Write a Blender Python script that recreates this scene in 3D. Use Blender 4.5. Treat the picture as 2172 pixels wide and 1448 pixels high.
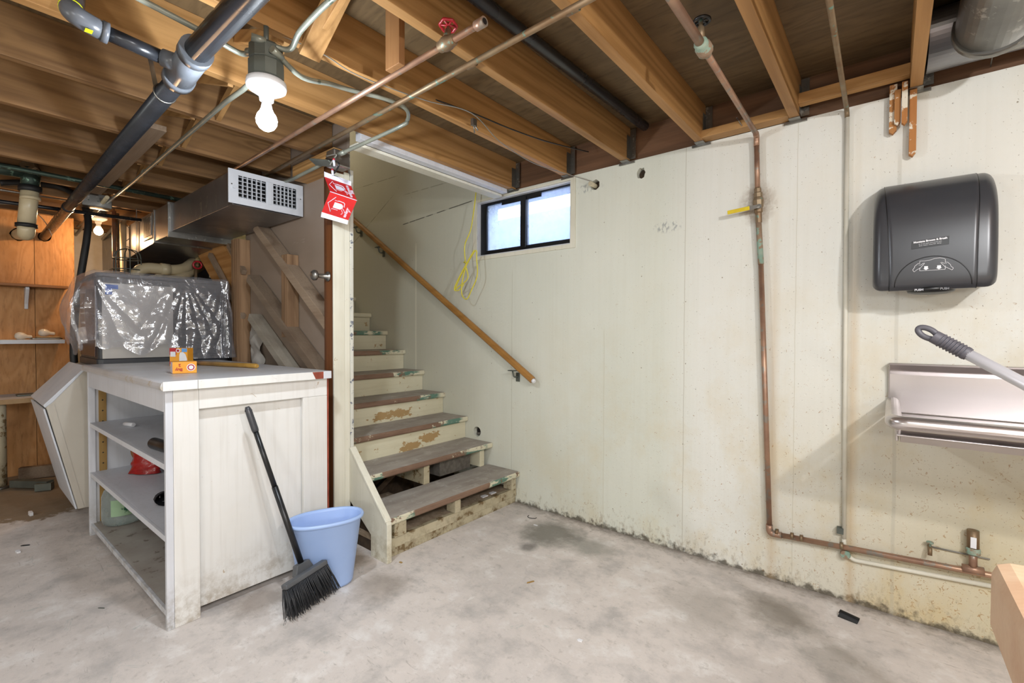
import bpy, bmesh, math, random
from mathutils import Vector, Matrix, noise as mnoise
from mathutils.geometry import tessellate_polygon
random.seed(7)
PI = math.pi
scn = bpy.context.scene
col = scn.collection
for o in list(bpy.data.objects): bpy.data.objects.remove(o)

# ------------------------------------------------------------------ camera
YAW, PIT, ROL, FPX, EYE = math.radians(39.25), math.radians(-1.036), math.radians(.22), 981.6, 1.15
FW = Vector((-math.sin(YAW)*math.cos(PIT), math.cos(YAW)*math.cos(PIT), math.sin(PIT)))
R0 = Vector((math.cos(YAW), math.sin(YAW), 0)); U0 = R0.cross(FW)
RT = R0*math.cos(ROL)+U0*math.sin(ROL); UP = -R0*math.sin(ROL)+U0*math.cos(ROL)
EYEP = Vector((0, 0, EYE))
cam = bpy.data.cameras.new('camera'); camo = bpy.data.objects.new('camera', cam); col.objects.link(camo)
cam.sensor_width = 36; cam.lens = 36*FPX/2172; cam.clip_start = .02
m = Matrix((RT, UP, -FW)).transposed().to_4x4(); m.translation = EYEP; camo.matrix_world = m
scn.camera = camo

# ------------------------------------------------------------------ world, exposure, lamps
scn.view_settings.view_transform = 'Standard'; scn.view_settings.look = 'None'
scn.view_settings.gamma = 1; scn.view_settings.use_curve_mapping = False
scn.view_settings.exposure = 1.2
W = bpy.data.worlds.new('sky'); scn.world = W; W.use_nodes = True
W.node_tree.nodes['Background'].inputs[0].default_value = (.62, .74, 1, 1)
W.node_tree.nodes['Background'].inputs[1].default_value = 4.6
def lamp(loc, power, color, r=.035):
    l = bpy.data.lights.new('point_lamp', 'POINT'); l.energy = power; l.color = color; l.shadow_soft_size = r
    o = bpy.data.objects.new('point_lamp', l); o.location = loc; col.objects.link(o); return o
BULB = Vector((-1.538, .651, 1.85))
COOL, NEUT, WARM = (.84, .92, 1.0), (.95, .98, 1.0), (1.0, .60, .30)
lamp(BULB-Vector((0, 0, .07)), 16, COOL)                 # bare bulb in view
lamp((1.0, .45, 1.93), 33, (.98, .98, 1.0))                         # the same kind of bulb right of the frame, casts the sink's shadow
def fill_light(loc, power, sx, sy, color):
    """unseen soft area light, added to fill the room"""
    l = bpy.data.lights.new('fill_area', 'AREA'); l.shape = 'RECTANGLE'; l.size = sx; l.size_y = sy; l.energy = power; l.color = color
    o = bpy.data.objects.new('fill_area', l); o.location = loc; col.objects.link(o); return o
fill_light((.8, -.35, 2.09), 34, 1.2, .5, NEUT)
fill_light((-3.0, -1.6, 2.09), 6, 1.2, .5, NEUT)
lamp((1.2, -2.2, 1.4), 34, NEUT, .12)  # unseen fill lamp added behind the camera
lamp((-1.6, -2.8, 1.2), 14, NEUT, .12)  # second added fill lamp, further left, out of view
lamp((-5.02, .80, 1.93), 6.5, WARM)                        # warm bulb by the plywood wall
lamp((-4.7, 1.9, 3.25), 5, (1.0, .86, .66), .08)         # unseen lamp added to brighten the stairwell

def PX(u, v, x=None, y=None, z=None):
    """point of the photograph's ray through (u,v) on a plane of the room"""
    d = FW+RT*((u-1086)/FPX)-UP*((v-724)/FPX)
    if x is not None: t = (x-EYEP.x)/d.x
    elif y is not None: t = (y-EYEP.y)/d.y
    else: t = (z-EYEP.z)/d.z
    return EYEP+d*t
def PL(u, v, p, n):
    d = FW+RT*((u-1086)/FPX)-UP*((v-724)/FPX); return EYEP+d*((Vector(p)-EYEP).dot(n)/d.dot(n))

# ------------------------------------------------------------------ materials
def lin(h):
    h = h.lstrip('#'); r = [int(h[i:i+2], 16)/255 for i in (0, 2, 4)]
    return tuple(((c/12.92) if c <= .04045 else ((c+.055)/1.055)**2.4) for c in r)+(1,)
class NT:
    def __init__(s, name):
        s.m = bpy.data.materials.new(name); s.m.use_nodes = True; s.t = s.m.node_tree; s.t.nodes.clear()
        s.out = s.t.nodes.new('ShaderNodeOutputMaterial')
    def n(s, typ, ins=None, **kw):
        nd = s.t.nodes.new('ShaderNode'+typ)
        for k, v in kw.items(): setattr(nd, k, v)
        for k, v in (ins or {}).items(): s.set(nd.inputs[k], v)
        return nd
    def set(s, inp, v):
        if isinstance(v, bpy.types.NodeSocket): s.t.links.new(v, inp)
        elif v is not None: inp.default_value = v
    def math(s, op, a, b=None, c=None, clamp=False):
        nd = s.n('Math', operation=op, use_clamp=clamp); s.set(nd.inputs[0], a)
        if b is not None: s.set(nd.inputs[1], b)
        if c is not None: s.set(nd.inputs[2], c)
        return nd.outputs[0]
    def mix(s, f, a, b, mode='MIX'):
        nd = s.n('Mix', data_type='RGBA', blend_type=mode, clamp_factor=True); s.set(nd.inputs[0], f); s.set(nd.inputs[6], a); s.set(nd.inputs[7], b)
        return nd.outputs[2]
    def ramp(s, f, lo, hi, a=0.0, b=1.0):
        nd = s.n('MapRange', clamp=True); s.set(nd.inputs[0], f)
        for i, v in ((1, lo), (2, hi), (3, a), (4, b)): s.set(nd.inputs[i], v)
        return nd.outputs[0]
    def noise(s, vec, scale, detail=4, rough=.55, dist=0):
        return s.n('TexNoise', {'Vector': vec, 'Scale': scale, 'Detail': detail, 'Roughness': rough, 'Distortion': dist}).outputs[0]
    def pos(s): return s.n('NewGeometry').outputs['Position']
    def obj(s, stretch=(1, 1, 1), rnd=True):
        v = s.n('TexCoord').outputs['Object']
        v = s.n('VectorMath', {0: v, 1: stretch}, operation='MULTIPLY').outputs[0]
        if rnd:
            r = s.n('ObjectInfo').outputs['Random']
            q = s.n('CombineXYZ', {0: s.math('MULTIPLY', r, 37.), 1: s.math('MULTIPLY', r, 91.), 2: s.math('MULTIPLY', r, 53.)}).outputs[0]
            v = s.n('VectorMath', {0: v, 1: q}, operation='ADD').outputs[0]
        return v
    def scale(s, v, st): return s.n('VectorMath', {0: v, 1: st}, operation='MULTIPLY').outputs[0]
    def xyz(s, v):
        o = s.n('SeparateXYZ', {0: v}).outputs; return o[0], o[1], o[2]
    def near(s, p, c, r0, r1, st=(1, 1, 1)):
        """1 inside r0 of c, falling to 0 at r1"""
        d = s.n('VectorMath', {0: p, 1: c}, operation='SUBTRACT').outputs[0]
        d = s.n('VectorMath', {0: d, 1: st}, operation='MULTIPLY').outputs[0]
        l = s.n('VectorMath', {0: d}, operation='LENGTH').outputs['Value']
        return s.ramp(l, r0, r1, 1, 0)
    def bump(s, h, strength=.3, dist=.01, normal=None):
        return s.n('Bump', {'Height': h, 'Strength': strength, 'Distance': dist, 'Normal': normal}).outputs[0]
    def fin(s, color, rough=.6, metal=0, normal=None, spec=.5, emis=None, estr=0, alpha=None, trans=None, coat=None):
        b = s.n('BsdfPrincipled'); s.set(b.inputs['Base Color'], color); s.set(b.inputs['Roughness'], rough); s.set(b.inputs['Metallic'], metal)
        s.set(b.inputs['Specular IOR Level'], spec)
        if normal is not None: s.set(b.inputs['Normal'], normal)
        if emis is not None: s.set(b.inputs['Emission Color'], emis); s.set(b.inputs['Emission Strength'], estr)
        if alpha is not None: s.set(b.inputs['Alpha'], alpha)
        if trans is not None: s.set(b.inputs['Transmission Weight'], trans)
        if coat is not None: s.set(b.inputs['Coat Weight'], coat)
        s.t.links.new(b.outputs[0], s.out.inputs[0]); return s.m

MATS = {}
def simple(name, a, b=None, rough=.5, metal=0, scale=12, bump=0, stretch=(1, 1, 1), spot=None, spotsz=30, spotth=.66, spec=.5, coat=None):
    if name in MATS: return MATS[name]
    s = NT(name); v = s.obj(stretch)
    n = s.noise(v, scale, 5)
    c = s.mix(s.ramp(n, .35, .65), lin(a), lin(b or a))
    if spot:
        q = s.noise(v, spotsz, 5, .65); c = s.mix(s.ramp(q, spotth, spotth+.04), c, lin(spot))
    nr = s.bump(s.noise(v, scale*4, 4), bump, .004) if bump else None
    rg = s.ramp(n, .3, .7, max(rough-.03, .03), min(rough+.03, 1))
    MATS[name] = s.fin(c, rg, metal, nr, spec, coat=coat); return MATS[name]
def wood(name, light, dark, axis=1, ring=10, rough=.55, knots=True, spot=None, spotth=.62, grain=1.0, var=.25, bump=.05):
    s = NT(name); st = [1, 1, 1]; st[axis] = .045
    v = s.obj(tuple(st)); vk = s.obj(tuple(.22 if i == axis else 1 for i in range(3)))
    big = s.noise(v, 3.2, 2)
    kn = s.n('TexVoronoi', {'Vector': vk, 'Scale': 3.1, 'Randomness': 1.0}).outputs['Distance']
    kmask = s.ramp(kn, .03, .16, 1, 0)
    h = s.math('ADD', s.math('MULTIPLY', big, ring), s.math('MULTIPLY', kmask, 1.3 if knots else 0))
    w = s.math('ADD', s.math('MULTIPLY', s.math('SINE', s.math('MULTIPLY', h, 6.283*1.6)), .5), .5)
    fine = s.noise(s.scale(v, (1, 1, 1)), 90, 3)
    f = s.math('ADD', s.math('MULTIPLY', s.math('POWER', w, 1.6), .36*grain), s.math('MULTIPLY', fine, .6))
    c = s.mix(s.ramp(f, .1, .85), lin(light), lin(dark))
    if knots: c = s.mix(s.math('MULTIPLY', s.ramp(kn, .02, .055, 1, 0), .75), c, (.05, .018, .006, 1))
    pt = s.noise(vk, 2.2, 3)
    c = s.mix(s.ramp(pt, .42, .72, 0, .35), c, lin(dark))
    r = s.n('ObjectInfo').outputs['Random']
    hv = s.n('HueSaturation', {'Color': c, 'Value': s.ramp(r, 0, 1, 1-var, 1+var*.6), 'Hue': .5, 'Saturation': 1.0, 'Fac': 1}).outputs[0]
    if spot:
        q = s.noise(s.obj(), 16, 6, .7); hv = s.mix(s.ramp(q, spotth, spotth+.03), hv, lin(spot))
    MATS[name] = s.fin(hv, rough, 0, s.bump(f, bump, .002), .35); return MATS[name]

JOIST = wood('joist_wood', '#be915c', '#8d6538', 1)
JOISTD = wood('shaded_joist_wood', '#9f794f', '#6f5032', 1)  # darker copy of the joist wood, shade of the left ceiling painted in
JOISTX = wood('joist_wood_cross', '#c29660', '#936b3d', 0)
JOISTZ = wood('joist_wood_upright', '#b58658', '#865c36', 2)
STUD = wood('weathered_stud_wood', '#a58565', '#6d5138', 2, ring=7, rough=.75)
STUDD = wood('weathered_brace_wood', '#9a8874', '#75604d', 0, ring=3, rough=.75, knots=False)
STUDG = wood('pale_grey_brace_wood', '#bdb4a4', '#9d9282', 0, ring=3, rough=.75, knots=False)
STUDL = wood('pale_stringer_wood', '#d9a468', '#a87238', 0, ring=6, rough=.7)
DARKW = wood('dark_stained_wood', '#7b4a26', '#3c2110', 2, ring=6, rough=.5, spot='#5a3a22')
RIMW = wood('rim_board_wood', '#7d5a40', '#4c3625', 0, ring=5, rough=.7, knots=False, spot='#b9ab9a', spotth=.70)
SCRAP = wood('scrap_wood_painted', '#c98f55', '#9a6231', 2, ring=5, rough=.7, spot='#dcd3c0', spotth=.52)
RAILW = wood('handrail_wood', '#bd8b4c', '#976a35', 0, ring=4, rough=.4, knots=False)
STICK = wood('yellowed_stick_wood', '#b58d45', '#8d6a2e', 1, ring=4, rough=.35, knots=False)
BENCH = wood('bench_top_wood', '#e3c5a4', '#cfa583', 0, ring=5, rough=.5)
PEG = wood('peg_strip_wood', '#b9975c', '#94733e', 2, ring=4, rough=.6, knots=False)
SHELFW = wood('dark_shelf_wood', '#8b6038', '#5f3d20', 1, ring=5, rough=.5, knots=False)

def plywood(name, a, b, d, axis=1):
    s = NT(name); st = [1, 1, 1]; st[axis] = .22
    v = s.obj(tuple(st)); big = s.noise(v, 3.0, 2, .5, 1.2)
    w = s.math('ADD', s.math('MULTIPLY', s.math('SINE', s.math('MULTIPLY', big, 75)), .5), .5)
    c = s.mix(s.math('MULTIPLY', w, .45), lin(a), lin(b))
    fine = s.noise(s.scale(v, (1, 1, 1)), 60, 4)
    c = s.mix(s.ramp(fine, .5, .8, 0, .6), c, lin(d))
    st2 = s.noise(s.obj((1, 1, 1)), 2.4, 4)
    c = s.mix(s.ramp(st2, .5, .75, 0, .5), c, lin(d))
    return s.fin(c, .6, 0, s.bump(w, .08, .002), .3)
PLYO = plywood('orange_plywood', '#c1905f', '#a6733f', '#7d5530', 2)
SUBF = plywood('subfloor_plywood', '#6f5b40', '#54442f', '#3b3022', 0)

def wall_mat():
    s = NT('painted_concrete'); p = s.pos(); x, y, z = s.xyz(p)
    big = s.noise(s.scale(p, (1, 1, .6)), 1.6, 4)
    left = s.mix(s.ramp(big, .3, .7), lin('#d6d7cb'), lin('#cdcfc2'))
    right = s.mix(s.ramp(big, .3, .7), lin('#dfdfd8'), lin('#d7d6cd'))
    edge = s.math('ADD', x, s.math('MULTIPLY', s.noise(p, 6, 2), .02))
    c = s.mix(s.ramp(s.math('ADD', edge, s.math('MULTIPLY', big, .12)), -.90, -.68), left, right)
    c = s.mix(s.math('MULTIPLY', s.ramp(x, -.6, .3), s.ramp(z, 1.15, .35, 0, .75)), c, lin('#c3b48c'))
    # duller tone towards the stair well
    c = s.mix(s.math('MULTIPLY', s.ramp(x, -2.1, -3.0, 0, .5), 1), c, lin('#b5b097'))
    # vertical form-board streaks
    stv = s.noise(s.scale(p, (1, 1, .02)), 60, 2)
    c = s.mix(s.ramp(stv, .45, .8, 0, .07), c, lin('#b3ab91'))
    # brown yellow leaching, stronger right and low
    amt = s.math('MULTIPLY', s.ramp(x, -2.2, .4, .1, 1), s.ramp(z, 1.5, .1, .15, 1))
    n1 = s.noise(s.scale(p, (1, 1, .75)), 3.2, 7, .68)
    c = s.mix(s.math('MULTIPLY', s.ramp(n1, .47, .66), s.math('MULTIPLY', amt, .75)), c, lin('#c9b484'))
    # rust flecks
    n2 = s.noise(p, 55, 3, .6, 1.6)
    th = s.ramp(amt, 0, 1, .72, .60)
    c = s.mix(s.math('MULTIPLY', s.ramp(s.math('SUBTRACT', n2, th), 0, .04), .6), c, lin('#9b6f35'))
    n3 = s.noise(s.scale(p, (1, 1, 1.0)), 26, 5, .7, 2.2)
    c = s.mix(s.math('MULTIPLY', s.ramp(s.math('SUBTRACT', n3, s.math('SUBTRACT', th, -.035)), 0, .02), .55), c, lin('#8d7342'))
    # little dark pits
    vo = s.n('TexVoronoi', {'Vector': p, 'Scale': 17., 'Randomness': 1.}); pick = s.xyz(vo.outputs['Color'])[0]
    c = s.mix(s.math('MULTIPLY', s.ramp(vo.outputs['Distance'], .03, .06, 1, 0), s.ramp(pick, .70, .74)), c, lin('#857b68'))
    n5 = s.noise(p, 130, 2, .5); c = s.mix(s.math('MULTIPLY', s.ramp(n5, .70, .73), s.ramp(x, -1.6, -.4, .25, .75)), c, lin('#7d7260'))
    # dirt line at the foot of the wall
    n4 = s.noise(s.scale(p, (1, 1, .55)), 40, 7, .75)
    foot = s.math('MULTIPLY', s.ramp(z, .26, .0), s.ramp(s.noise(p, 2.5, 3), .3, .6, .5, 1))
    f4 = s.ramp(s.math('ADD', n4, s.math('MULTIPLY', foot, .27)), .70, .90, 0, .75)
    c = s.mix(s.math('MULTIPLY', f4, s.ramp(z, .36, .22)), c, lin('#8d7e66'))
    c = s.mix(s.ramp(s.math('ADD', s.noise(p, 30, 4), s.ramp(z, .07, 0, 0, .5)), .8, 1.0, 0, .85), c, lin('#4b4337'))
    # rust bloom behind the ball valve
    d = s.near(p, (-.497, 2.447, 1.77), .0, .11, (1, 1, .75))
    dn = s.math('MULTIPLY', d, s.ramp(s.noise(p, 18, 5, .7), .3, .6, .3, 1))
    c = s.mix(s.ramp(dn, .18, .8, 0, .9), c, lin('#7d5c38'))
    # drip stains beside pipes
    for sx, w, a in ((-.42, .03, .35), (-.12, .025, .45)):
        c = s.mix(s.math('MULTIPLY', s.ramp(s.math('ABSOLUTE', s.math('SUBTRACT', x, sx)), 0, w, a, 0), s.ramp(z, 1.9, 1.1, .2, 1)), c, lin('#b99a6d'))
    # rubbed off lettering smudge and black smudges
    for cx, cz, rr, stx in ((-.93, 1.72, .09, (1, 1, 2.6)), (-1.42, 2.02, .12, (1, 1, 4))):
        dd = s.near(p, (cx, 2.447, cz), 0, rr, stx)
        c = s.mix(s.math('MULTIPLY', s.ramp(s.noise(s.scale(p, (1.6, 1, .8)), 45, 3), .5, .6, 0, .6), s.ramp(dd, 0, .4)), c, lin('#7f8385'))
    # joints: vertical seams
    for sx, w, cc, a, z0 in ((-.835, .0012, '#a39c88', .5, 3), (-.335, .001, '#b0a890', .4, 3), (.02, .004, '#a9a597', .3, 1.9), (-1.30, .0015, '#b7b199', .4, 1.2), (-3.02, .006, '#dedbc8', .7, 1.9), (-2.0, .0015, '#a5a088', .4, 1.6)):
        wob = s.math('ADD', s.math('SUBTRACT', x, sx), s.math('MULTIPLY', s.math('SUBTRACT', s.noise(s.scale(p, (0, 0, 1)), 3, 3), .5), .012))
        c = s.mix(s.math('MULTIPLY', s.ramp(s.math('ABSOLUTE', wob), w, w*2, a, 0), s.ramp(z, z0, z0-.05)), c, lin(cc))
    # joints: slanted boards in the stair well
    for (u0, v0, u1, v1, x0, x1, cc, a) in ((867, 472, 1004, 425, -3.2, -2.37, '#3c3a30', .9), (760, 503, 825, 425, -9, -3.3, '#5f583f', .6), (757, 400, 820, 380, -9, -3.25, '#6d664a', .5), (850, 415, 955, 385, -3.2, -2.3, '#76725a', .5)):
        A = PX(u0, v0, y=2.447); B = PX(u1, v1, y=2.447); sl = (B.z-A.z)/(B.x-A.x)
        dz = s.math('SUBTRACT', z, s.math('ADD', s.math('MULTIPLY', x, sl), A.z-sl*A.x))
        l = s.ramp(s.math('ABSOLUTE', dz), .002, .005, a, 0)
        l = s.math('MULTIPLY', l, s.math('MULTIPLY', s.ramp(x, x0, x0+.02), s.ramp(x, x1, x1-.02)))
        c = s.mix(s.math('MULTIPLY', l, s.ramp(s.noise(p, 12, 3), .42, .5, .25, 1)), c, lin(cc))
    h = s.math('ADD', s.math('MULTIPLY', stv, .35), s.math('MULTIPLY', s.noise(p, 40, 5), .5))
    h2 = s.math('MULTIPLY', s.ramp(vo.outputs['Distance'], .05, .1), 1.)
    nb = s.bump(h, .28, .006, s.bump(h2, .25, .004))
    return s.fin(c, .62, 0, nb, .35)
WALL = wall_mat()

def floor_mat():
    s = NT('worn_concrete_floor'); p = s.pos(); x, y, z = s.xyz(p)
    n1 = s.noise(p, 1.3, 6, .6); n2 = s.noise(p, 5, 7, .68); n3 = s.noise(s.scale(p, (1, 1, 1)), 26, 5, .7)
    c = s.mix(s.ramp(n1, .38, .62), lin('#c9c1bb'), lin('#d6cdc6'))
    c = s.mix(s.ramp(n2, .50, .68, 0, .8), c, lin('#aaa5a1'))
    c = s.mix(s.ramp(n2, .46, .34, 0, .8), c, lin('#e2deda'))
    c = s.mix(s.ramp(n3, .56, .72, 0, .55), c, lin('#9a938c'))
    c = s.mix(s.ramp(s.noise(s.scale(p, (1, .5, 1)), 14, 6, .75, .8), .66, .70, 0, .8), c, lin('#dedad4'))
    c = s.mix(s.ramp(s.noise(s.scale(p, (.6, 1, 1)), 9, 6, .72, 1.0), .64, .70, 0, .5), c, lin('#95a29e'))
    for (u, v, r0, r1, st, cc, a) in ((1170, 1130, .03, .26, (1, 1, 1), '#77756c', .85), (1255, 1160, 0, .2, (1, 1, 1), '#85857c', .6), (1650, 1300, .02, .20, (1, 1, 1), '#7d766b', .75), (1780, 1400, .0, .22, (1, 1, 1), '#8a857c', .5), (1120, 1160, 0, .08, (1, 1, 1), '#5e5c57', .7),
                                      (800, 1240, 0, .2, (1, 1, 1), '#96897c', .6), (740, 1185, .05, .16, (1, 1, 1), '#8c7a66', .7), (1500, 1290, 0, .3, (1, 1, 1), '#9a938a', .5), (560, 1270, .02, .18, (1, 1, 1), '#85786c', .6)):
        q = PX(u, v, z=0); d = s.near(p, tuple(q), r0, r1, st)
        f = s.ramp(s.math('ADD', s.math('MULTIPLY', d, .75), s.math('MULTIPLY', n2, .8)), .55, .95, 0, a)
        c = s.mix(s.math('MULTIPLY', f, s.ramp(d, 0, .2)), c, lin(cc))
    # brown patch by the plywood wall
    q = (-4.75, .45, 0); d = s.near(p, q, .35, 1.05, (1, 1.4, 1))
    f = s.ramp(s.math('ADD', d, s.math('MULTIPLY', s.math('SUBTRACT', n2, .5), 1.2)), .42, .5, 0, .85)
    c = s.mix(f, c, lin('#7b6648'))
    # grime along the back wall and the counter
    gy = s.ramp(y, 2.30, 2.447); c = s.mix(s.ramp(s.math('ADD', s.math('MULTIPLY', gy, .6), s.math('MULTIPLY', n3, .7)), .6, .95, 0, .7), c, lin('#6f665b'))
    scr = s.noise(s.scale(p, (.35, 2.2, 1)), 24, 3, .6, 2.)
    c = s.mix(s.ramp(scr, .66, .70, 0, .35), c, lin('#7d766f'))
    nb = s.bump(s.math('ADD', n2, s.math('MULTIPLY', n3, .4)), .22, .012)
    return s.fin(c, s.ramp(n2, .3, .7, .5, .75), 0, nb, .35)
FLOOR = floor_mat()

def painted(name, paint, paint2, under, rough=.5, dirt='#8f7f68', th=.70, low=True, streak=2, marks='#a88f6c', patches=()):
    s = NT(name); p = s.pos(); v = s.obj((1, 1, 1)); x, y, z = s.xyz(p)
    c = s.mix(s.ramp(s.noise(v, 2.5, 4), .35, .65), lin(paint), lin(paint2))
    stt = [1, 1, 1]; stt[streak] = .05
    c = s.mix(s.ramp(s.noise(s.obj(tuple(stt)), 50, 2), .5, .8, 0, .15), c, lin(dirt))
    n = s.noise(s.scale(v, (1, 1, 1)), 15, 6, .72)
    c = s.mix(s.ramp(n, th, th+.02), c, lin(under))
    c = s.mix(s.ramp(s.noise(v, 38, 3, .6, 1.2), .72, .75, 0, .7), c, lin(marks))
    for (q_, rr_, st_) in patches:
        dq = s.near(p, q_, 0, rr_, st_); nq = s.noise(s.scale(p, (1, .5, 1)), 38, 5, .7)
        c = s.mix(s.ramp(s.math('ADD', s.math('MULTIPLY', dq, .55), nq), .78, .81), c, lin(under))
    if low: c = s.mix(s.math('MULTIPLY', s.ramp(z, .22, 0), s.ramp(n, .42, .62, 0, .8)), c, lin(dirt))
    return s.fin(c, rough, 0, s.bump(n, .12, .003), .4)
WHITE = painted('white_counter_paint', '#dfdedb', '#d7d5d0', '#a8763f', th=.76)
WHITE2 = painted('cool_white_shelf_paint', '#d2d4da', '#c6c8ce', '#b39a70', th=.74, dirt='#8c8476')
CREAM = painted('cream_trim_paint', '#dedbcc', '#d3cfbd', '#707580', th=.69, dirt='#9a8d6d')
CREAMR = painted('cream_riser_paint', '#d6d1b8', '#cbc5aa', '#a98c60', th=.62, dirt='#8e7c52', streak=1, patches=[(tuple(PX(u_, v_, x=x_)), .2, (1, 1, 3.2)) for u_, v_, x_ in ((812, 882, -2.71), (845, 876, -2.71), (905, 926, -2.46), (870, 945, -2.46))])
KICK = painted('grimy_cream_kick_paint', '#c2b99f', '#aea489', '#7d6848', th=.56, dirt='#6d5c40', streak=1)
CHIP = painted('chipped_corner_paint', '#d3d2c8', '#c5c4b8', '#70747e', th=.585)
LAMIN = simple('countertop_laminate', '#c2c3c7', '#b5b3b1', .35, 0, 3, .03, spot='#b3aca0', spotsz=9, spotth=.60)
GREYSH = simple('dusty_shelf', '#a9a49c', '#989087', .7, 0, 6, .1, spot='#7b7268', spotsz=14, spotth=.62)
DUST = simple('sawdust_grime', '#a3917c', '#86755f', .95, 0, 18, .4, spot='#cbbfae', spotsz=40, spotth=.62)

def tread_mat():
    s = NT('worn_stair_tread'); p = s.pos(); x, y, z = s.xyz(p); g = s.n('NewGeometry').outputs['Normal']; nx = s.xyz(g)[0]
    v = s.obj((1, .2, 1)); n = s.noise(v, 14, 6, .7); n2 = s.noise(s.obj(), 12, 6, .7)
    top = s.mix(s.ramp(n, .35, .7), lin('#aba49b'), lin('#8e857c'))
    top = s.mix(s.ramp(n2, .55, .7, 0, .6), top, lin('#c6c1ba'))
    fr = s.mix(s.ramp(n, .3, .7), lin('#8c7260'), lin('#6b5344'))
    e = s.math('MAXIMUM', s.ramp(y, 1.95, 2.25), s.ramp(y, 1.66, 1.48))
    m = s.ramp(s.math('ADD', s.math('MULTIPLY', e, .34), n2), .72, .77)
    pc = s.mix(s.ramp(s.noise(v, 25, 4, .7), .47, .52), lin('#5f7f70'), lin('#cfcab2'))
    pc = s.mix(s.ramp(y, 2.36, 2.40), pc, lin('#cfcab2'))
    fr = s.mix(m, fr, pc)
    c = s.mix(s.ramp(nx, .25, .6), top, fr)
    return s.fin(c, .7, 0, s.bump(n, .2, .004), .3)
TREAD = tread_mat()

COPPER = simple('copper_pipe', '#b08d74', '#927260', .42, .55, 9, .05, spot='#93897d', spotsz=22, spotth=.56)
COPPERG = simple('patinated_copper', '#8f7f66', '#7c6248', .5, .6, 9, .1, spot='#6f8f82', spotsz=26, spotth=.60)
GREENC = simple('green_patina', '#7f9a8a', '#98a392', .85, 0, 30, .5, spot='#8f7862', spotsz=24, spotth=.50)
DARKG = simple('dark_green_pipe', '#46584f', '#38463f', .45, .6, 10, .1, spot='#7c9c8a', spotsz=18, spotth=.6)
GALV = simple('galvanised_metal', '#9a9892', '#7d7b76', .33, .9, 5, .04, spot='#b8b6b0', spotsz=24, spotth=.6)
DUCTM = simple('duct_sheet_metal', '#97979a', '#828184', .33, .85, 4, .05, (1, 1, .6), spot='#a7a49d', spotsz=14, spotth=.6)
STEEL = simple('brushed_stainless', '#cfc9c8', '#bdb6b4', .30, .9, 3, .02, (.08, 1, 1))
CONDG = simple('green_painted_conduit', '#96998c', '#80847a', .35, .35, 9, .05, spot='#5f6a5c', spotsz=20, spotth=.64)
CONDW = simple('white_painted_conduit', '#dcd8ca', '#d0ccbc', .45, 0, 8, .05, spot='#5c5648', spotsz=24, spotth=.72)
BOXG = simple('grey_cast_box', '#6b7069', '#5a5f59', .5, .4, 9, .1)
ABS = simple('black_abs', '#26282d', '#1d1f23', .28, 0, 8, .02, spot='#33353a', spotsz=30, spotth=.70)
ABSG = simple('grey_abs_fitting', '#62666d', '#4e5257', .3, 0, 8, .02)
BLACK = simple('black_plastic', '#191a1c', '#131416', .35, 0, 8, .02)
RUBBER = simple('black_rubber', '#1b1b1c', '#262626', .55, 0, 14, .1)
PVC = simple('cream_pvc', '#cdbf9f', '#c0b08d', .35, 0, 7, .02)
PORC = simple('lamp_holder_porcelain', '#dcdee2', '#e4e6ea', .25)
REDV = simple('red_enamel', '#b3202c', '#8f1822', .35)
YELV = simple('yellow_vinyl', '#d8c11e', '#c9ab18', .4, 0, 20, 0, spot='#6b5d16', spotsz=30, spotth=.66)
YCORD = simple('yellow_cord_jacket', '#d9cf4e', '#cdbf3c', .45)
GREYW = simple('grey_wire', '#8f8c84', '#77746c', .5)
BLUEP = simple('blue_bucket_plastic', '#a3bdea', '#9bb6e6', .38, 0, 5, .02, spot='#7385a8', spotsz=9, spotth=.68)
DGREY = simple('charcoal_dispenser_plastic', '#3c3d41', '#37383c', .30, 0, 4, .02)
DGREY2 = simple('dark_grey_grip', '#55535a', '#4a484e', .5, 0, 10, .05)
BRST = simple('black_bristle', '#222327', '#2c2d31', .5, 0, 30, 0)
BHEAD = simple('broom_head_plastic', '#56585b', '#4b4d50', .5, 0, 14, .1)
ALU = simple('anodised_tube', '#dad8dc', '#d2d0d4', .32, .3, 4)
PANELB = simple('brown_hardboard', '#97877a', '#887869', .6, 0, 2.5, .03, (.25, 1, 1), spot='#a09286', spotsz=5, spotth=.66)
WPLAST = simple('white_enamel', '#cfd3da', '#c9cdd4', .35)
BINW = simple('bin_white', '#bfb9ad', '#b5aea2', .4, 0, 3, .02)
REDBR = simple('red_brown_edge', '#9a4a33', '#7d3626', .7, 0, 16, .1)
MACH = simple('machine_steel', '#bab7b0', '#aeaaa4', .36, .25, 3, .01)
MDARK = simple('machine_dark', '#3a3b3e', '#323336', .4, 0, 6)
VOID = simple('dark_void', '#1d1813', '#15110d', .95)
DIRTY = simple('dirt', '#4a3a2a', '#33281d', .95, 0, 20, .3)
CBLK = simple('grey_concrete_block', '#6b665f', '#57524b', .95, 0, 40, .6)
SUNLAP = simple('white_drywall', '#d6d2c6', '#cdc8ba', .7)
BLUES = simple('blue_sticker', '#2f6fd0', '#2d67c2', .5)
ORNG = simple('orange_carton', '#eaa32a', '#e2962a', .5)
REDC = simple('red_carton_print', '#b8242c', '#a81f28', .5)
WPAP = simple('white_paper', '#e4e4e6', '#dcdce0', .7)
BLUEC = simple('blue_print', '#5f9bd8', '#5590cf', .5)
PLATEB = simple('black_label', '#0d0e10', '#101113', .35)
INKW = simple('white_print', '#e6e6ea', '#e0e0e4', .5)
INKG = simple('grey_print', '#8d8f94', '#8d8f94', .5)
SIGNR = simple('sign_red', '#c92222', '#bf1f20', .4)
SIGNW = simple('sign_white', '#d8daea', '#d2d4e6', .4)
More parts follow.
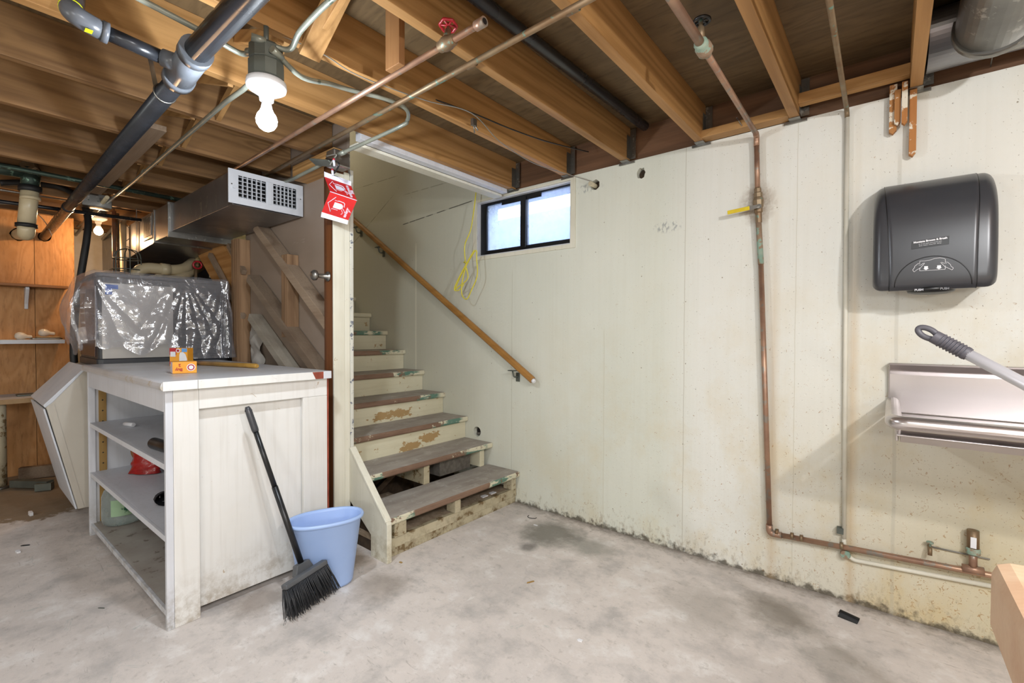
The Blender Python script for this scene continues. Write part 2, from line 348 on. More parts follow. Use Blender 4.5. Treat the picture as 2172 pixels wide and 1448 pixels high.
LABG = simple('jar_label', '#8fae8a', '#9db998', .6, spot='#1f5a3c', spotsz=6, spotth=.55)
REDBAG = simple('red_film_bag', '#b51e1e', '#8f1515', .22, 0, 9, .6, spot='#d8cf9a', spotsz=6, spotth=.62)
BRPAP = simple('brown_paper', '#8d5a33', '#7a4c2a', .8)
CARD = simple('tan_board', '#b3946d', '#a2845e', .8)
BLKFR = simple('black_window_frame', '#0d0f14', '#15171c', .35)
WALLG = simple('outer_well_paint', '#c2cde8', '#b3bfdd', .8, 0, 3, .1, (1, 1, 4))
BLKCL = simple('black_cloth', '#1a1b20', '#23242a', .7, 0, 20, .3)
YLAB = simple('yellow_tag', '#dbe023', '#d2d81f', .5)
BULBM = NT('lit_bulb'); BULBM = BULBM.fin((1, 1, 1, 1), .3, emis=(.9, .95, 1, 1), estr=20)
BULBW = NT('lit_warm_bulb'); BULBW = BULBW.fin((1, 1, 1, 1), .3, emis=(1, .62, .3, 1), estr=9)
BULBO = simple('unlit_frosted_bulb', '#d9d2c6', '#d2cabc', .3)
def glass_mat(name, tint, haze):
    s = NT(name); t = s.n('BsdfTransparent', {'Color': tint}); g = s.n('BsdfGlossy', {'Color': (1, 1, 1, 1), 'Roughness': .05})
    fr = s.n('Fresnel', {'IOR': 1.45}); a = s.n('MixShader', {0: fr.outputs[0], 1: t.outputs[0], 2: g.outputs[0]})
    d = s.n('BsdfDiffuse', {'Color': (.8, .88, .85, 1)}); tr = s.n('BsdfTranslucent', {'Color': (.85, .92, 1, 1)})
    dd = s.n('MixShader', {0: .5, 1: d.outputs[0], 2: tr.outputs[0]})
    h = s.ramp(s.noise(s.obj(), 9, 5, .65), .3, .75, haze*.5, haze)
    b = s.n('MixShader', {0: h, 1: a.outputs[0], 2: dd.outputs[0]}); s.t.links.new(b.outputs[0], s.out.inputs[0]); return s.m
PANE = glass_mat('dusty_window_glass', (.97, .98, 1, 1), .45)
JARG = glass_mat('green_tinted_glass', (.92, .97, .93, 1), .38)
def film_mat():
    s = NT('clear_plastic_film'); v = s.obj((1, 1, 1))
    n = s.bump(s.noise(v, 9, 4, .6, .8), .45, .02)
    t = s.n('BsdfTransparent', {'Color': (.95, .96, 1, 1)}); g = s.n('BsdfGlossy', {'Color': (1, 1, 1, 1), 'Roughness': .17, 'Normal': n})
    a = s.n('MixShader', {0: .17, 1: t.outputs[0], 2: g.outputs[0]})
    d = s.n('BsdfDiffuse', {'Color': (.8, .8, .85, 1)})
    b = s.n('MixShader', {0: .13, 1: a.outputs[0], 2: d.outputs[0]}); s.t.links.new(b.outputs[0], s.out.inputs[0]); return s.m
FILM = film_mat()

# ------------------------------------------------------------------ geometry helpers
LAST = [None]
class MB:
    def __init__(s): s.b = bmesh.new()
    def poly(s, pts, faces, smooth=False):
        vs = [s.b.verts.new(Vector(p)) for p in pts]
        for f in faces:
            try:
                fc = s.b.faces.new([vs[i] for i in f]); fc.smooth = smooth
            except ValueError: pass
        return s
    def box(s, x0, x1, y0, y1, z0, z1):
        p = [(x, y, z) for z in (z0, z1) for y in (y0, y1) for x in (x0, x1)]
        return s.poly(p, [(0, 2, 3, 1), (4, 5, 7, 6), (0, 1, 5, 4), (2, 6, 7, 3), (0, 4, 6, 2), (1, 3, 7, 5)])
    def bar(s, a, b, w, h, up=(0, 0, 1)):
        """board from a to b, w across, h along up"""
        a, b = Vector(a), Vector(b); d = (b-a).normalized(); u = Vector(up); sd = d.cross(u).normalized(); u = sd.cross(d).normalized()
        p = [q+sd*sx*w/2+u*sz*h/2 for q in (a, b) for sz in (-1, 1) for sx in (-1, 1)]
        return s.poly(p, [(0, 1, 3, 2), (4, 6, 7, 5), (0, 4, 5, 1), (2, 3, 7, 6), (0, 2, 6, 4), (1, 5, 7, 3)])
    def prism(s, pts, off):
        """polygon pts (3D) pushed along off"""
        n = len(pts); off = Vector(off); P = [Vector(p) for p in pts]; Q = [p+off for p in P]
        return s.poly(P+Q, [tuple(range(n))[::-1], tuple(range(n, 2*n))]+[(i, (i+1) % n, n+(i+1) % n, n+i) for i in range(n)])
    def tube(s, pts, r, seg=12, smooth=True, closed=False, caps=True):
        P = [Vector(p) for p in pts]; n = len(P); rs = r if isinstance(r, (list, tuple)) else [r]*n
        T = []
        for i in range(n):
            if closed: T.append((P[(i+1) % n]-P[i-1]).normalized())
            else: T.append((P[min(i+1, n-1)]-P[max(i-1, 0)]).normalized())
        u = T[0].orthogonal().normalized(); rings = []
        for i in range(n):
            u = (u-T[i]*u.dot(T[i])).normalized(); w = T[i].cross(u)
            rings.append([s.b.verts.new(P[i]+(u*math.cos(2*PI*k/seg)+w*math.sin(2*PI*k/seg))*rs[i]) for k in range(seg)])
        for i in range(n if closed else n-1):
            A, B = rings[i], rings[(i+1) % n]
            for k in range(seg):
                f = s.b.faces.new((A[k], A[(k+1) % seg], B[(k+1) % seg], B[k])); f.smooth = smooth
        if caps and not closed: s.b.faces.new(rings[0][::-1]); s.b.faces.new(rings[-1])
        return s
    def lathe(s, c, axis, prof, seg=24, smooth=True):
        """prof: (radius, distance along axis)"""
        c = Vector(c); a = Vector(axis).normalized(); u = a.orthogonal().normalized(); w = a.cross(u); rings = []
        for r, t in prof:
            rings.append([s.b.verts.new(c+a*t+(u*math.cos(2*PI*k/seg)+w*math.sin(2*PI*k/seg))*max(r, 1e-5)) for k in range(seg)])
        for A, B in zip(rings, rings[1:]):
            for k in range(seg):
                f = s.b.faces.new((A[k], A[(k+1) % seg], B[(k+1) % seg], B[k])); f.smooth = smooth
        s.b.faces.new(rings[0][::-1]); s.b.faces.new(rings[-1]); return s
    def grid(s, fn, nu, nv, smooth=True, closed=False):
        vs = [[s.b.verts.new(Vector(fn(i/(nu), j/(nv)))) for j in range(nv+1)] for i in range(nu+(0 if closed else 1))]
        N = len(vs)
        for i in range(nu):
            for j in range(nv):
                f = s.b.faces.new((vs[i][j], vs[(i+1) % N][j], vs[(i+1) % N][j+1], vs[i][j+1])); f.smooth = smooth
        return s
    def text(s, body, size, o, right, up, bold=0, align='CENTER', ext=.0006):
        cu = bpy.data.curves.new('t', 'FONT'); cu.body = body; cu.size = size; cu.align_x = align; cu.align_y = 'CENTER'
        cu.extrude = ext; cu.offset = bold; cu.resolution_u = 3
        ob = bpy.data.objects.new('t', cu); col.objects.link(ob); bpy.context.view_layer.update()
        me = bpy.data.meshes.new_from_object(ob.evaluated_get(bpy.context.evaluated_depsgraph_get()))
        r = Vector(right).normalized(); u = Vector(up); u = (u-r*u.dot(r)).normalized(); n = r.cross(u); o = Vector(o)
        b0 = len(s.b.verts); s.b.verts.ensure_lookup_table()
        vs = [s.b.verts.new(o+r*v.co.x+u*v.co.y+n*v.co.z) for v in me.vertices]
        for p in me.polygons:
            try: s.b.faces.new([vs[i] for i in p.vertices])
            except ValueError: pass
        bpy.data.objects.remove(ob); bpy.data.curves.remove(cu); bpy.data.meshes.remove(me); return s
    def build(s, name, mat, parent=None, bevel=0, normals=True):
        if normals: bmesh.ops.recalc_face_normals(s.b, faces=s.b.faces)
        vs = s.b.verts
        wp = parent_loc(parent)
        if parent is None:
            lo = [min(v.co[i] for v in vs) for i in range(3)]; hi = [max(v.co[i] for v in vs) for i in range(3)]
            org = Vector(((lo[0]+hi[0])/2, (lo[1]+hi[1])/2, lo[2]))
        else:
            lo = [min(v.co[i] for v in vs) for i in range(3)]; hi = [max(v.co[i] for v in vs) for i in range(3)]
            org = Vector([(lo[i]+hi[i])/2 for i in range(3)])
        for v in vs: v.co -= org
        me = bpy.data.meshes.new(name); s.b.to_mesh(me); s.b.free(); me.materials.append(mat)
        o = bpy.data.objects.new(name, me); col.objects.link(o); o.parent = parent; o.location = org-wp; LAST[0] = o
        if bevel:
            md = o.modifiers.new('bevel', 'BEVEL'); md.width = bevel; md.segments = 2; md.limit_method = 'ANGLE'
        return o
def parent_loc(p):
    w = Vector((0, 0, 0))
    while p is not None: w += p.location; p = p.parent
    return w
def tag(o, label=None, cat=None, group=None, kind=None):
    if label: o['label'] = label
    if cat: o['category'] = cat
    if group: o['group'] = group
    if kind: o['kind'] = kind
    return o
def thing(name, label, cat, loc, group=None):
    o = bpy.data.objects.new(name, None); o.empty_display_size = .05; o.location = loc; col.objects.link(o)
    return tag(o, label, cat, group)
def struct(o, label=None, cat=None):
    o['kind'] = 'structure'
    return tag(o, label, cat)
def smooth(pts, n=8, closed=False):
    P = [Vector(p) for p in pts]; out = []; N = len(P)
    for i in range(N if closed else N-1):
        if closed: a, b, c, d = P[i-1], P[i], P[(i+1) % N], P[(i+2) % N]
        else: a, b, c, d = P[max(i-1, 0)], P[i], P[i+1], P[min(i+2, N-1)]
        for k in range(n):
            t = k/n; out.append(.5*((2*b)+(c-a)*t+(2*a-5*b+4*c-d)*t*t+(3*b-a-3*c+d)*t**3))
    if not closed: out.append(P[-1])
    return out
def bend(pts, r, n=6):
    """polyline with rounded corners"""
    P = [Vector(p) for p in pts]; out = [P[0]]
    for a, b, c in zip(P, P[1:], P[2:]):
        d1 = (a-b); d2 = (c-b); k = min(r, d1.length*.49, d2.length*.49); p = b+d1.normalized()*k; q = b+d2.normalized()*k
        for i in range(n+1):
            t = i/n; out.append(p*(1-t)**2+b*2*t*(1-t)+q*t*t)
    out.append(P[-1]); return out
def plate(mb, outer, holes, to3, d, blind=()):
    """flat sheet with holes; outer/holes lists of 2D points; to3 maps (a,b,depth)->3D; d thickness; holes with index in blind stay closed behind"""
    loops = [outer]+holes; flat = [p for l in loops for p in l]
    def face(ls, dep):
        pts = [p for l in ls for p in l]
        tr = tessellate_polygon([[Vector((p[0], p[1], 0)) for p in l] for l in ls])
        mb.poly([to3(p[0], p[1], dep) for p in pts], tr)
    face(loops, 0); face([outer]+[h for i, h in enumerate(holes) if i not in blind], d)
    for i, l in enumerate(loops):
        n = len(l); mb.poly([to3(*p, 0) for p in l]+[to3(*p, d) for p in l], [(k, (k+1) % n, n+(k+1) % n, n+k) for k in range(n)])
    return mb
def circ(cx, cy, r, n=20, ry=None, jag=0):
    return [(cx+(r+random.uniform(-jag, jag))*math.cos(2*PI*k/n), cy+((ry or r)+random.uniform(-jag, jag))*math.sin(2*PI*k/n)) for k in range(n)]
def rect(a0, a1, b0, b1): return [(a0, b0), (a1, b0), (a1, b1), (a0, b1)]

# ================================================================== THE ROOM
D = 2.447; JZ = 2.115; SZ = 2.30
fl = struct(MB().box(-8.2, 2.7, -3.6, 2.60, -.1, 0).build('floor', FLOOR))

# back wall, concrete, with the window opening, three pipe holes
h1 = PX(1012, 915, y=D); h2 = PX(1262, 392, y=D); h3 = PX(1359, 367, y=D)
to3 = lambda a, b, d: (a, D+d, b)
wm = MB()
outer = [(-8.0, 0), (2.6, 0), (2.6, 2.117), (-2.05, 2.117), (-2.05, 3.6), (-8.0, 3.6)]
plate(wm, outer, [rect(-2.335, -1.53, 1.697, 2.095), circ(h1.x, h1.z, .036), circ(h2.x, h2.z, .03, 14, jag=.004), circ(h3.x, h3.z, .028, 14, jag=.006)], to3, .24, blind=(1, 2, 3))
wb = struct(wm.build('wall_back', WALL))
MB().lathe((h1.x, D+.03, h1.z), (0, 1, 0), [(.03, 0), (.036, .02), (.036, .1)]).build('dark_plug', VOID, wb)  # dark plugs stand in for the shade deep in the holes
MB().tube([(h1.x-.012, D+.012, h1.z-.018), (h1.x+.012, D+.026, h1.z-.016)], .010, 10).build('hole_rag', CBLK, wb)
st = MB(); st.tube([(h2.x-.012, D-.035, h2.z+.002), (h2.x-.012, D+.1, h2.z+.002)], .014, 14).build('pipe_stub', KICK, wb)
MB().lathe((h3.x, D+.03, h3.z), (0, 1, 0), [(.02, 0), (.028, .01), (.028, .1)]).build('dark_plug', DIRTY, wb)
MB().lathe((h2.x, D+.03, h2.z), (0, 1, 0), [(.02, 0), (.03, .01), (.03, .1)]).build('dark_plug', DIRTY, wb)

# other walls of the basement, mostly behind the camera
struct(MB().box(2.6, 2.75, -3.6, 2.6, 0, 2.32).build('wall_right', WALL))
struct(MB().box(-8.2, 2.75, -3.75, -3.6, 0, 2.32).build('wall_front', WALL))
struct(MB().box(-8.2, -8.0, -3.6, 2.6, 0, 3.6).build('wall_far_left', VOID))
wup = struct(MB().box(-5.6, -2.05, 1.26, 1.37, 2.32, 3.6).build('wall_stairwell_near', SUNLAP))
struct(MB().box(-2.05, -1.95, 1.37, 2.6, 2.32, 3.6).build('wall_stairwell_right', SUNLAP))
struct(MB().box(-5.7, -5.6, 1.26, 2.6, 2.32, 3.6).build('wall_stairwell_left', SUNLAP))
struct(MB().box(-5.7, -1.95, 1.26, 2.6, 3.6, 3.7).build('ceiling_stairwell', SUNLAP))

# ceiling: subfloor sheets over open joists
cl = struct(MB().box(-8.2, 2.75, -3.6, 1.37, SZ, SZ+.02).build('ceiling', SUBF))
MB().box(-2.03, 2.75, 1.37, 2.62, SZ, SZ+.02).build('subfloor_sheet', SUBF, cl)
MB().box(-8.2, -5.6, 1.37, 2.62, SZ, SZ+.02).build('subfloor_sheet', SUBF, cl)
MB().box(-2.03, 2.6, D+.012, D+.14, 2.118, SZ).build('rim_board', RIMW, cl)
jr = [.065, -.345, -.757, -1.163, -1.555, -1.985, .47, .875, 1.28, 1.69, 2.10, 2.50]
jl = [-2.43, -2.92, -3.34, -3.80, -4.24, -4.66, -5.08, -5.52, -5.95, -6.4, -6.85, -7.3, -7.75]
JOB = {}
for x in jr: JOB[x] = MB().box(x-.019, x+.019, -3.58, D-.004, JZ, SZ).build('joist', JOIST, cl, .002)
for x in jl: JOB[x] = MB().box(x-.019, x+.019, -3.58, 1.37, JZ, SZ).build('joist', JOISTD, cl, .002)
for x in jr[:10]:     # hangers: strap beside the joist and a little seat under it
    hb = MB(); hb.box(x+.020, x+.052, D-.008, D-.004, 2.125, 2.29); hb.box(x+.0195, x+.0215, D-.05, D-.004, 2.125, 2.25)
    hb.box(x-.022, x+.022, D-.05, D-.004, JZ-.004, JZ-.0005); hb.box(x-.045, x+.045, D-.012, D-.001, JZ-.012, JZ+.0)
    for k in range(4): hb.lathe((x+.036, D-.008, 2.15+.035*k), (0, -1, 0), [(.004, 0), (.003, .003)], 8)
    hb.build('joist_hanger', GALV, JOB[x])
# blocking nailed between the joists at the wall
MB().box(-.74, -.364, 2.375, D-.003, 2.118, 2.155).build('blocking', JOISTX, cl, .002)
MB().box(-.326, .046, 2.365, 2.41, 2.155, 2.20).build('blocking', JOISTX, cl, .002)
# cross bridging between the joists
xs = sorted(jl[:8]+jr[3:6])
for a, b in zip(xs, xs[1:]):
    if b < -2.0 or True:
        MB().bar((a+.03, .80, JZ+.02), (b-.03, .80, SZ-.02), .045, .02, (0, 1, 0)).build('bridging', JOISTX, cl, .0015)
        MB().bar((a+.03, .72, SZ-.02), (b-.03, .72, JZ+.02), .045, .02, (0, 1, 0)).build('bridging', JOISTX, cl, .0015)
# loose pale brace ends seen under the joists
a = PX(655, 120, z=2.095); b = PX(712, 0, z=2.20)
MB().bar(a, b+(b-a)*.3, .07, .022, (0, 0, 1)).build('brace_board', JOISTX, cl, .002)
# board hanging off a joist
a = PX(835, 150, z=2.03)
MB().box(a.x-.03, a.x+.045, a.y-.012, a.y+.012, 2.035, SZ-.003).build('hanging_board', JOISTZ, cl, .002)
# solid bridging seen at left
a = PX(230, 330, z=2.10); MB().bar(PX(190, 405, z=2.098), PX(320, 265, z=2.098), .12, .025).build('brace_board', STUDD, cl, .002)

# white trimmed edge of the stair opening
tr = struct(MB().box(-2.125, -2.055, 1.30, 2.40, 2.075, 2.09).build('trim_1', CREAM))
MB().box(-2.055, -2.008, 1.29, 2.40, 2.092, 2.30).build('upper_board', WHITE2, tr, .002)
MB().box(-2.128, -2.112, 1.37, 2.42, 2.09, 2.30).build('inner_board', CREAM, tr, .002)

# ---------------- window
wx0, wx1, wz0, wz1 = -2.335, -1.53, 1.697, 2.095
win = bpy.data.objects.new('window_1', None); win.location = ((wx0+wx1)/2, D, wz0); col.objects.link(win); struct(win)
t3 = lambda y: (lambda a, b, d: (a, y+d, b))
plate(MB(), rect(wx0-.03, wx1+.03, wz0-.022, wz1+.012), [rect(wx0+.004, wx1-.004, wz0+.004, wz1-.004)], t3(D-.008), .0075).build('window_trim', CREAM, win, .002)
plate(MB(), rect(wx0+.001, wx1-.001, wz0+.001, wz1-.001), [rect(wx0+.012, wx1-.012, wz0+.012, wz1-.012)], t3(D+.002), .20).build('window_liner', WHITE2, win)
YF = D+.032
plate(MB(), rect(wx0+.012, wx1-.012, wz0+.012, wz1-.012), [rect(wx0+.07, -1.945, wz0+.045, wz1-.03), rect(-1.905, wx1-.02, wz0+.045, wz1-.022)], t3(YF), .03).build('window_frame', BLKFR, win, .002)
MB().box(-2.12, -1.78, YF-.004, YF-.0005, wz1-.05, wz1-.015).build('frame_tape', BLKFR, win)
MB().box(-1.948, -1.903, YF-.012, YF-.001, wz0+.03, wz1-.02).build('mullion', BLKFR, win, .002)
for a, b in ((wx0+.068, -1.943), (-1.907, wx1-.018)):
    MB().box(a, b, YF+.012, YF+.016, wz0+.043, wz1-.02).build('pane', PANE, win)
# window well outside
ww = MB(); ww.box(-2.9, -1.0, 3.15, 3.2, 1.5, 2.16); ww.box(-2.95, -2.9, 2.69, 3.2, 1.5, 2.16); ww.box(-1.0, -.95, 2.69, 3.2, 1.5, 2.16); ww.box(-2.95, -.95, 2.69, 3.2, 1.45, 1.5)
struct(ww.build('window_well', WALLG))
# unseen strip closing the sky off behind the rim (earth outside)
struct(MB().box(-2.0, 2.75, 2.62, 2.7, 2.125, 2.32).build('sky_closure', VOID))

# ================================================================== STAIR SIDE WALL (open studs)
WX = -2.25
ws = bpy.data.objects.new('wall_stairs', None); ws.location = (-3.5, 1.33, 0); col.objects.link(ws); struct(ws)
MB().box(-3.60, WX-.02, 1.374, 1.390, 0.0, 2.32).build('hardboard_panel', PANELB, ws)
MB().box(WX-.10, WX-.012, 1.285, 1.374, 0, 2.03).build('end_stud', DARKW, ws, .002)
MB().box(WX-.012, WX, 1.283, 1.345, 0, 1.985).build('white_casing', CREAM, ws, .002)
MB().box(WX-.012, WX-.002, 1.346, 1.378, 0, 2.0).build('white_casing', CREAM, ws, .002)
MB().box(WX-.02, WX+.002, 1.379, 1.398, .40, 2.02).build('chipped_corner_bead', CHIP, ws, .003)
MB().box(-2.70, WX, 1.285, 1.374, 2.032, 2.112).build('top_plate', JOISTX, ws, .002)
MB().box(-3.62, -3.52, 1.285, 1.373, 0, 1.80).build('stud', STUD, ws, .002)
pt = PX(610, 560, y=1.33)
MB().box(pt.x-.02, pt.x+.055, 1.30, 1.372, 1.12, 1.62).build('stud', STUD, ws, .002)
def brace(u0, v0, u1, v1, w, m, yy=1.33, th=.08, name='diagonal_brace'):
    MB().bar(PX(u0, v0, y=yy), PX(u1, v1, y=yy), w, th, (0, 1, 0)).build(name, m, ws, .002)
brace(552, 482, 705, 690, .055, STUDD)
brace(537, 590, 690, 800, .052, STUDD)
brace(540, 672, 640, 815, .05, STUDG)
brace(486, 520, 518, 578, .035, STUDD, 1.32, .03)
brace(446, 540, 516, 672, .035, STUDD, 1.32, .03)
# orange boards of the upper flight between the braces
pa = PX(428, 556, y=1.34); pb_ = PX(515, 710, y=1.34); dd_ = (pb_-pa).normalized(); pa = pa-dd_*.9; pb_ = pb_+dd_*.02
MB().prism([pa, pb_, pb_+Vector((0, 0, .42)), pa+Vector((0, 0, .42))], (0, .035, 0)).build('stringer_board', STUDL, ws, .002)
MB().box(-3.80, -3.755, 1.39, 1.43, .0, 1.2).build('stud', STUDL, ws, .002)
# torn insulation paper
tb = MB(); tb.grid(lambda a, b: (-3.46+.16*a+.02*math.sin(9*b), 1.36-.03*math.sin(PI*a)+.012*math.sin(14*b+5*a), .92+.30*b+.02*math.sin(11*a)), 10, 14); tb.build('torn_paper', GREYSH, ws)
# coat knob on the stud
kb = MB(); k0 = PX(700, 590, y=1.28)
MB().lathe((WX-.055, 1.284, 1.445), (0, -1, 0), [(.026, 0), (.026, .006), (.013, .01), (.011, .055), (.013, .065), (.026, .068), (.028, .08), (.02, .09), (.006, .093)], 20).build('door_knob', GALV, ws)

# ================================================================== STAIRCASE
stc = thing('staircase', 'worn wooden stairs with cream risers and grey treads against the back wall', 'stairs', (-2.4, 1.9, 0))
y0, y1 = 1.402, 2.444
N = 13
for i in range(N):
    nx = -1.925-.2455*i; z = .215+.1583*i
    yl = y0 if i < 2 else y0
    m = MB()
    d = .29
    # rounded nosing tread
    prof = [(nx, z-.008), (nx-.006, z), (nx-d, z), (nx-d, z-.036), (nx-.006, z-.036), (nx, z-.028)]
    m.prism([(a, yl, b) for a, b in prof], (0, y1-yl, 0)).build('tread', TREAD if i < 7 else CREAMR, stc, .0015)
    if i >= 2:
        m = MB(); m.box(nx-.045, nx-.027, yl, y1, z-.1583+.0005, z-.0365).build('riser', CREAMR, stc, .001)
# kick frame under the first tread
MB().box(-1.985, -1.962, 1.402, y1, 0, .045).build('kick_board', KICK, stc, .002)
MB().box(-1.985, -1.955, 1.402, y1, .0455, .098).build('kick_board', KICK, stc, .002)
MB().box(-2.25, -1.986, 1.402, y1, .06, .095).build('dusty_ledge', DUST, stc)
for yy, w in ((1.44, .075), (1.865, .045), (2.385, .045)):
    MB().box(-2.02, -1.945, yy, yy+w, .0985, .178).build('support_block', KICK, stc, .003)
for yy, w in ((1.85, .045), (2.35, .045)):
    MB().prism([(-2.205, yy, .2155), (-2.205, yy, .337), (-2.62, yy, .337), (-2.62, yy, .2155)], (0, w, 0)).build('stringer', KICK if yy < 2 else CREAMR, stc, .003)
MB().box(-2.60, -2.56, 1.402, 2.44, 0.0, .335).build('rear_board', DIRTY, stc)
MB().box(-2.44, -2.25, 2.02, 2.30, .2155, .336).build('concrete_block', CBLK, stc, .004)
MB().bar((-2.5, 1.60, .08), (-2.35, 1.79, .33), .09, .03).build('inner_brace', DIRTY, stc)
MB().box(-2.5, -2.26, 1.402, 1.80, .09, .12).build('dusty_ledge', DUST, stc)
MB().bar((-2.42, 1.50, .135), (-2.33, 1.72, .135), .03, .03).build('wood_offcut', RIMW, stc)
# side skirt board
sk = [(-1.915, 0), (-1.915, .195), (-1.935, .235), (-2.246, .515), (-2.9, .94), (-2.9, .56), (-2.24, .235), (-2.055, .11), (-2.055, 0)]
MB().prism([(a, 1.372, b) for a, b in sk], (0, .028, 0)).build('skirt_board', CREAM, stc, .003)
MB().bar((-1.925, 1.386, .205), (-2.246, 1.386, .528), .036, .014, (0, 0, 1)).build('skirt_cap', CREAM, stc, .002)
MB().box(-2.24, -2.08, 1.405, 1.44, 0, .2).build('inner_frame', DIRTY, stc)

# handrail
a = PX(1130, 806, y=2.38); b = PX(752, 468, y=2.38)
hr = thing('handrail', 'varnished wooden handrail sloping up the back wall above the stairs', 'handrail', (a.x, 2.38, a.z))
b = b+(b-a)*.35
def octo(p, q, w, h, ch):
    p, q = Vector(p), Vector(q); d = (q-p).normalized(); s_ = d.cross(Vector((0, 0, 1))).normalized(); u = s_.cross(d)
    pr = [(-w/2, -h/2+ch), (-w/2+ch, -h/2), (w/2-ch, -h/2), (w/2, -h/2+ch), (w/2, h/2-ch), (w/2-ch, h/2), (-w/2+ch, h/2), (-w/2, h/2-ch)]
    return MB().prism([p+s_*i+u*j for i, j in pr], q-p)
octo(a, b, .035, .045, .01).build('rail', RAILW, hr, .002)
e_ = (Vector(a)-Vector(b)).normalized()
MB().tube([a+e_*.0005, a+e_*.018], [.016, .013], 8).build('rail_end_cap', WPAP, hr)
for (u, v) in ((1090, 782), (930, 640) if False else (805, 522), (757, 480)):
    c = PX(u, v, y=2.40)+Vector((0, 0, .022))
    br = MB(); br.tube(bend([(c.x, 2.44, c.z-.075), (c.x, 2.40, c.z-.08), (c.x, 2.385, c.z-.03)], .02), .006, 8); br.box(c.x-.016, c.x+.016, D-.006, D-.001, c.z-.11, c.z-.05); br.box(c.x-.03, c.x+.03, 2.37, 2.40, c.z-.036, c.z-.030)
    br.build('rail_bracket', BOXG, hr, .001)
# ================================================================== CEILING LAMP
def ceiling_lamp(c, label, bulbm, cat='lamp', group=None, dome=False):
    c = Vector(c)
    t = thing('ceiling_lamp', label, cat, (c.x, c.y, c.z-.1), group)
    zt = JZ-.002
    if not dome:
        MB().lathe((c.x, c.y, c.z+.095), (0, 0, 1), [(.046, 0), (.052, .004), (.052, .05), (.046, .054), (.050, .058), (.050, .098), (.044, .106)], 10, False).build('junction_box', BOXG, t)
    MB().tube([(c.x, c.y, c.z+.2), (c.x, c.y, zt)], .008, 8).build('hanger_stem', BOXG, t)
    MB().lathe((c.x, c.y, c.z+.045), (0, 0, 1), [(.020, -.015), (.022, 0), (.034, .008), (.056, .022), (.059, .032), (.057, .045), (.03, .049)], 32).build('lamp_holder', PORC, t)
    lh = LAST[0]
    MB().lathe((c.x, c.y, c.z), (0, 0, 1), [(.012, .034), (.0145, .03), (.0145, .02), (.017, .004), (.0, .0)][:4][::-1], 20).build('bulb_base', PORC, lh)
    MB().lathe((c.x, c.y, c.z-.032), (0, 0, 1), [(.001, -.031), (.012, -.029), (.022, -.022), (.029, -.010), (.031, .003), (.027, .018), (.020, .028), (.016, .038)], 24).build('bulb', bulbm, t)
    return t
ceiling_lamp(BULB, 'round grey ceiling box with white lampholder and lit bare bulb', BULBM)
Lb = BULB+Vector((0, 0, .165))
# conduits leaving the lamp box
def pipe(name, label, cat, pts, r, mat, group=None, fit=None, fr=1.35, fl=.02, seg=12, fm=None):
    P = [Vector(p) for p in pts]; lo = min(P, key=lambda q: q.z)
    t = thing(name, label, cat, lo, group)
    MB().tube(P, r, seg).build('pipe', mat, t)
    for (q, d) in (fit or []):
        q = Vector(q); d = Vector(d).normalized()
        MB().tube([q-d*fl, q+d*fl], r*fr, seg).build('coupling', fm or mat, t)
    return t
z = 2.0
A = Lb
c1 = [A+Vector((.05, .01, .0)), PX(640, 163, z=2.0), PX(700, 178, z=2.06), PX(740, 190, z=2.085), PX(825, 212, z=2.095), PX(862, 232, z=2.095), PX(864, 255, z=2.09), PX(845, 270, z=2.06), PX(725, 325, z=2.0)]
pipe('electrical_conduit', 'green grey conduit looping from lamp box back to box on post', 'conduit', smooth(c1, 8), .0085, CONDG, fit=[(c1[0], c1[1]-c1[0]), (c1[-1], c1[-2]-c1[-1])])
c2 = [A+Vector((.03, -.035, .03)), PX(612, 105, z=2.04), PX(640, 62, z=2.07), PX(720, -15, z=2.07), PX(900, -140, z=2.07)]
pipe('electrical_conduit', 'green grey conduit rising from lamp box to the upper right', 'conduit', smooth(c2, 8), .0085, CONDG, fit=[(c2[0], c2[1]-c2[0])])
c3 = [A+Vector((-.035, -.03, .02)), PX(508, 112, z=2.05), PX(430, 68, z=2.06), PX(310, 5, z=2.07), PX(150, -80, z=2.08)]
pipe('electrical_conduit', 'green grey conduit running behind the big black drain pipe', 'conduit', smooth(c3, 8), .0085, CONDG, fit=[(c3[0], c3[1]-c3[0])])
c4 = [A+Vector((-.04, .02, -.01)), PX(515, 190, z=2.0), PX(480, 215, z=2.03), PX(280, 388, z=2.06), PX(165, 480, z=2.06)]
pipe('electrical_conduit', 'green grey conduit from lamp box to far lower left', 'conduit', c4, .009, CONDG, fit=[(c4[0], c4[1]-c4[0]), (PX(305, 365, z=2.06), c4[4]-c4[3])])

# box with open cover plate on the post top
jb = thing('junction_box', 'open metal junction box with hanging cover plate on post top', 'junction box', (WX+.03, 1.23, 1.95))
q = PX(712, 338, y=1.22)
MB().box(q.x-.04, q.x+.035, 1.19, 1.28, q.z-.04, q.z+.04).build('box_body', GALV, jb, .008)
p1 = PX(663, 343, y=1.16); p2 = PX(705, 347, y=1.16)
MB().bar(p1, p2, .045, .008, (0, .5, 1)).build('cover_plate', BOXG, jb, .003)
wj = MB(); e1 = PX(706, 340, y=1.15); e2 = PX(712, 372, y=1.15)
wj.tube(smooth([q+Vector((0, -.05, 0)), e1+Vector((.03, 0, .02)), e1, PX(700, 350, y=1.14)], 6), .003, 6); wj.build('grey_wire', GREYW, jb)
MB().tube(smooth([q+Vector((0, -.05, -.01)), PX(718, 345, y=1.14), PX(714, 360, y=1.14), PX(708, 368, y=1.14)], 6), .0035, 6).build('black_wire', BLACK, jb)
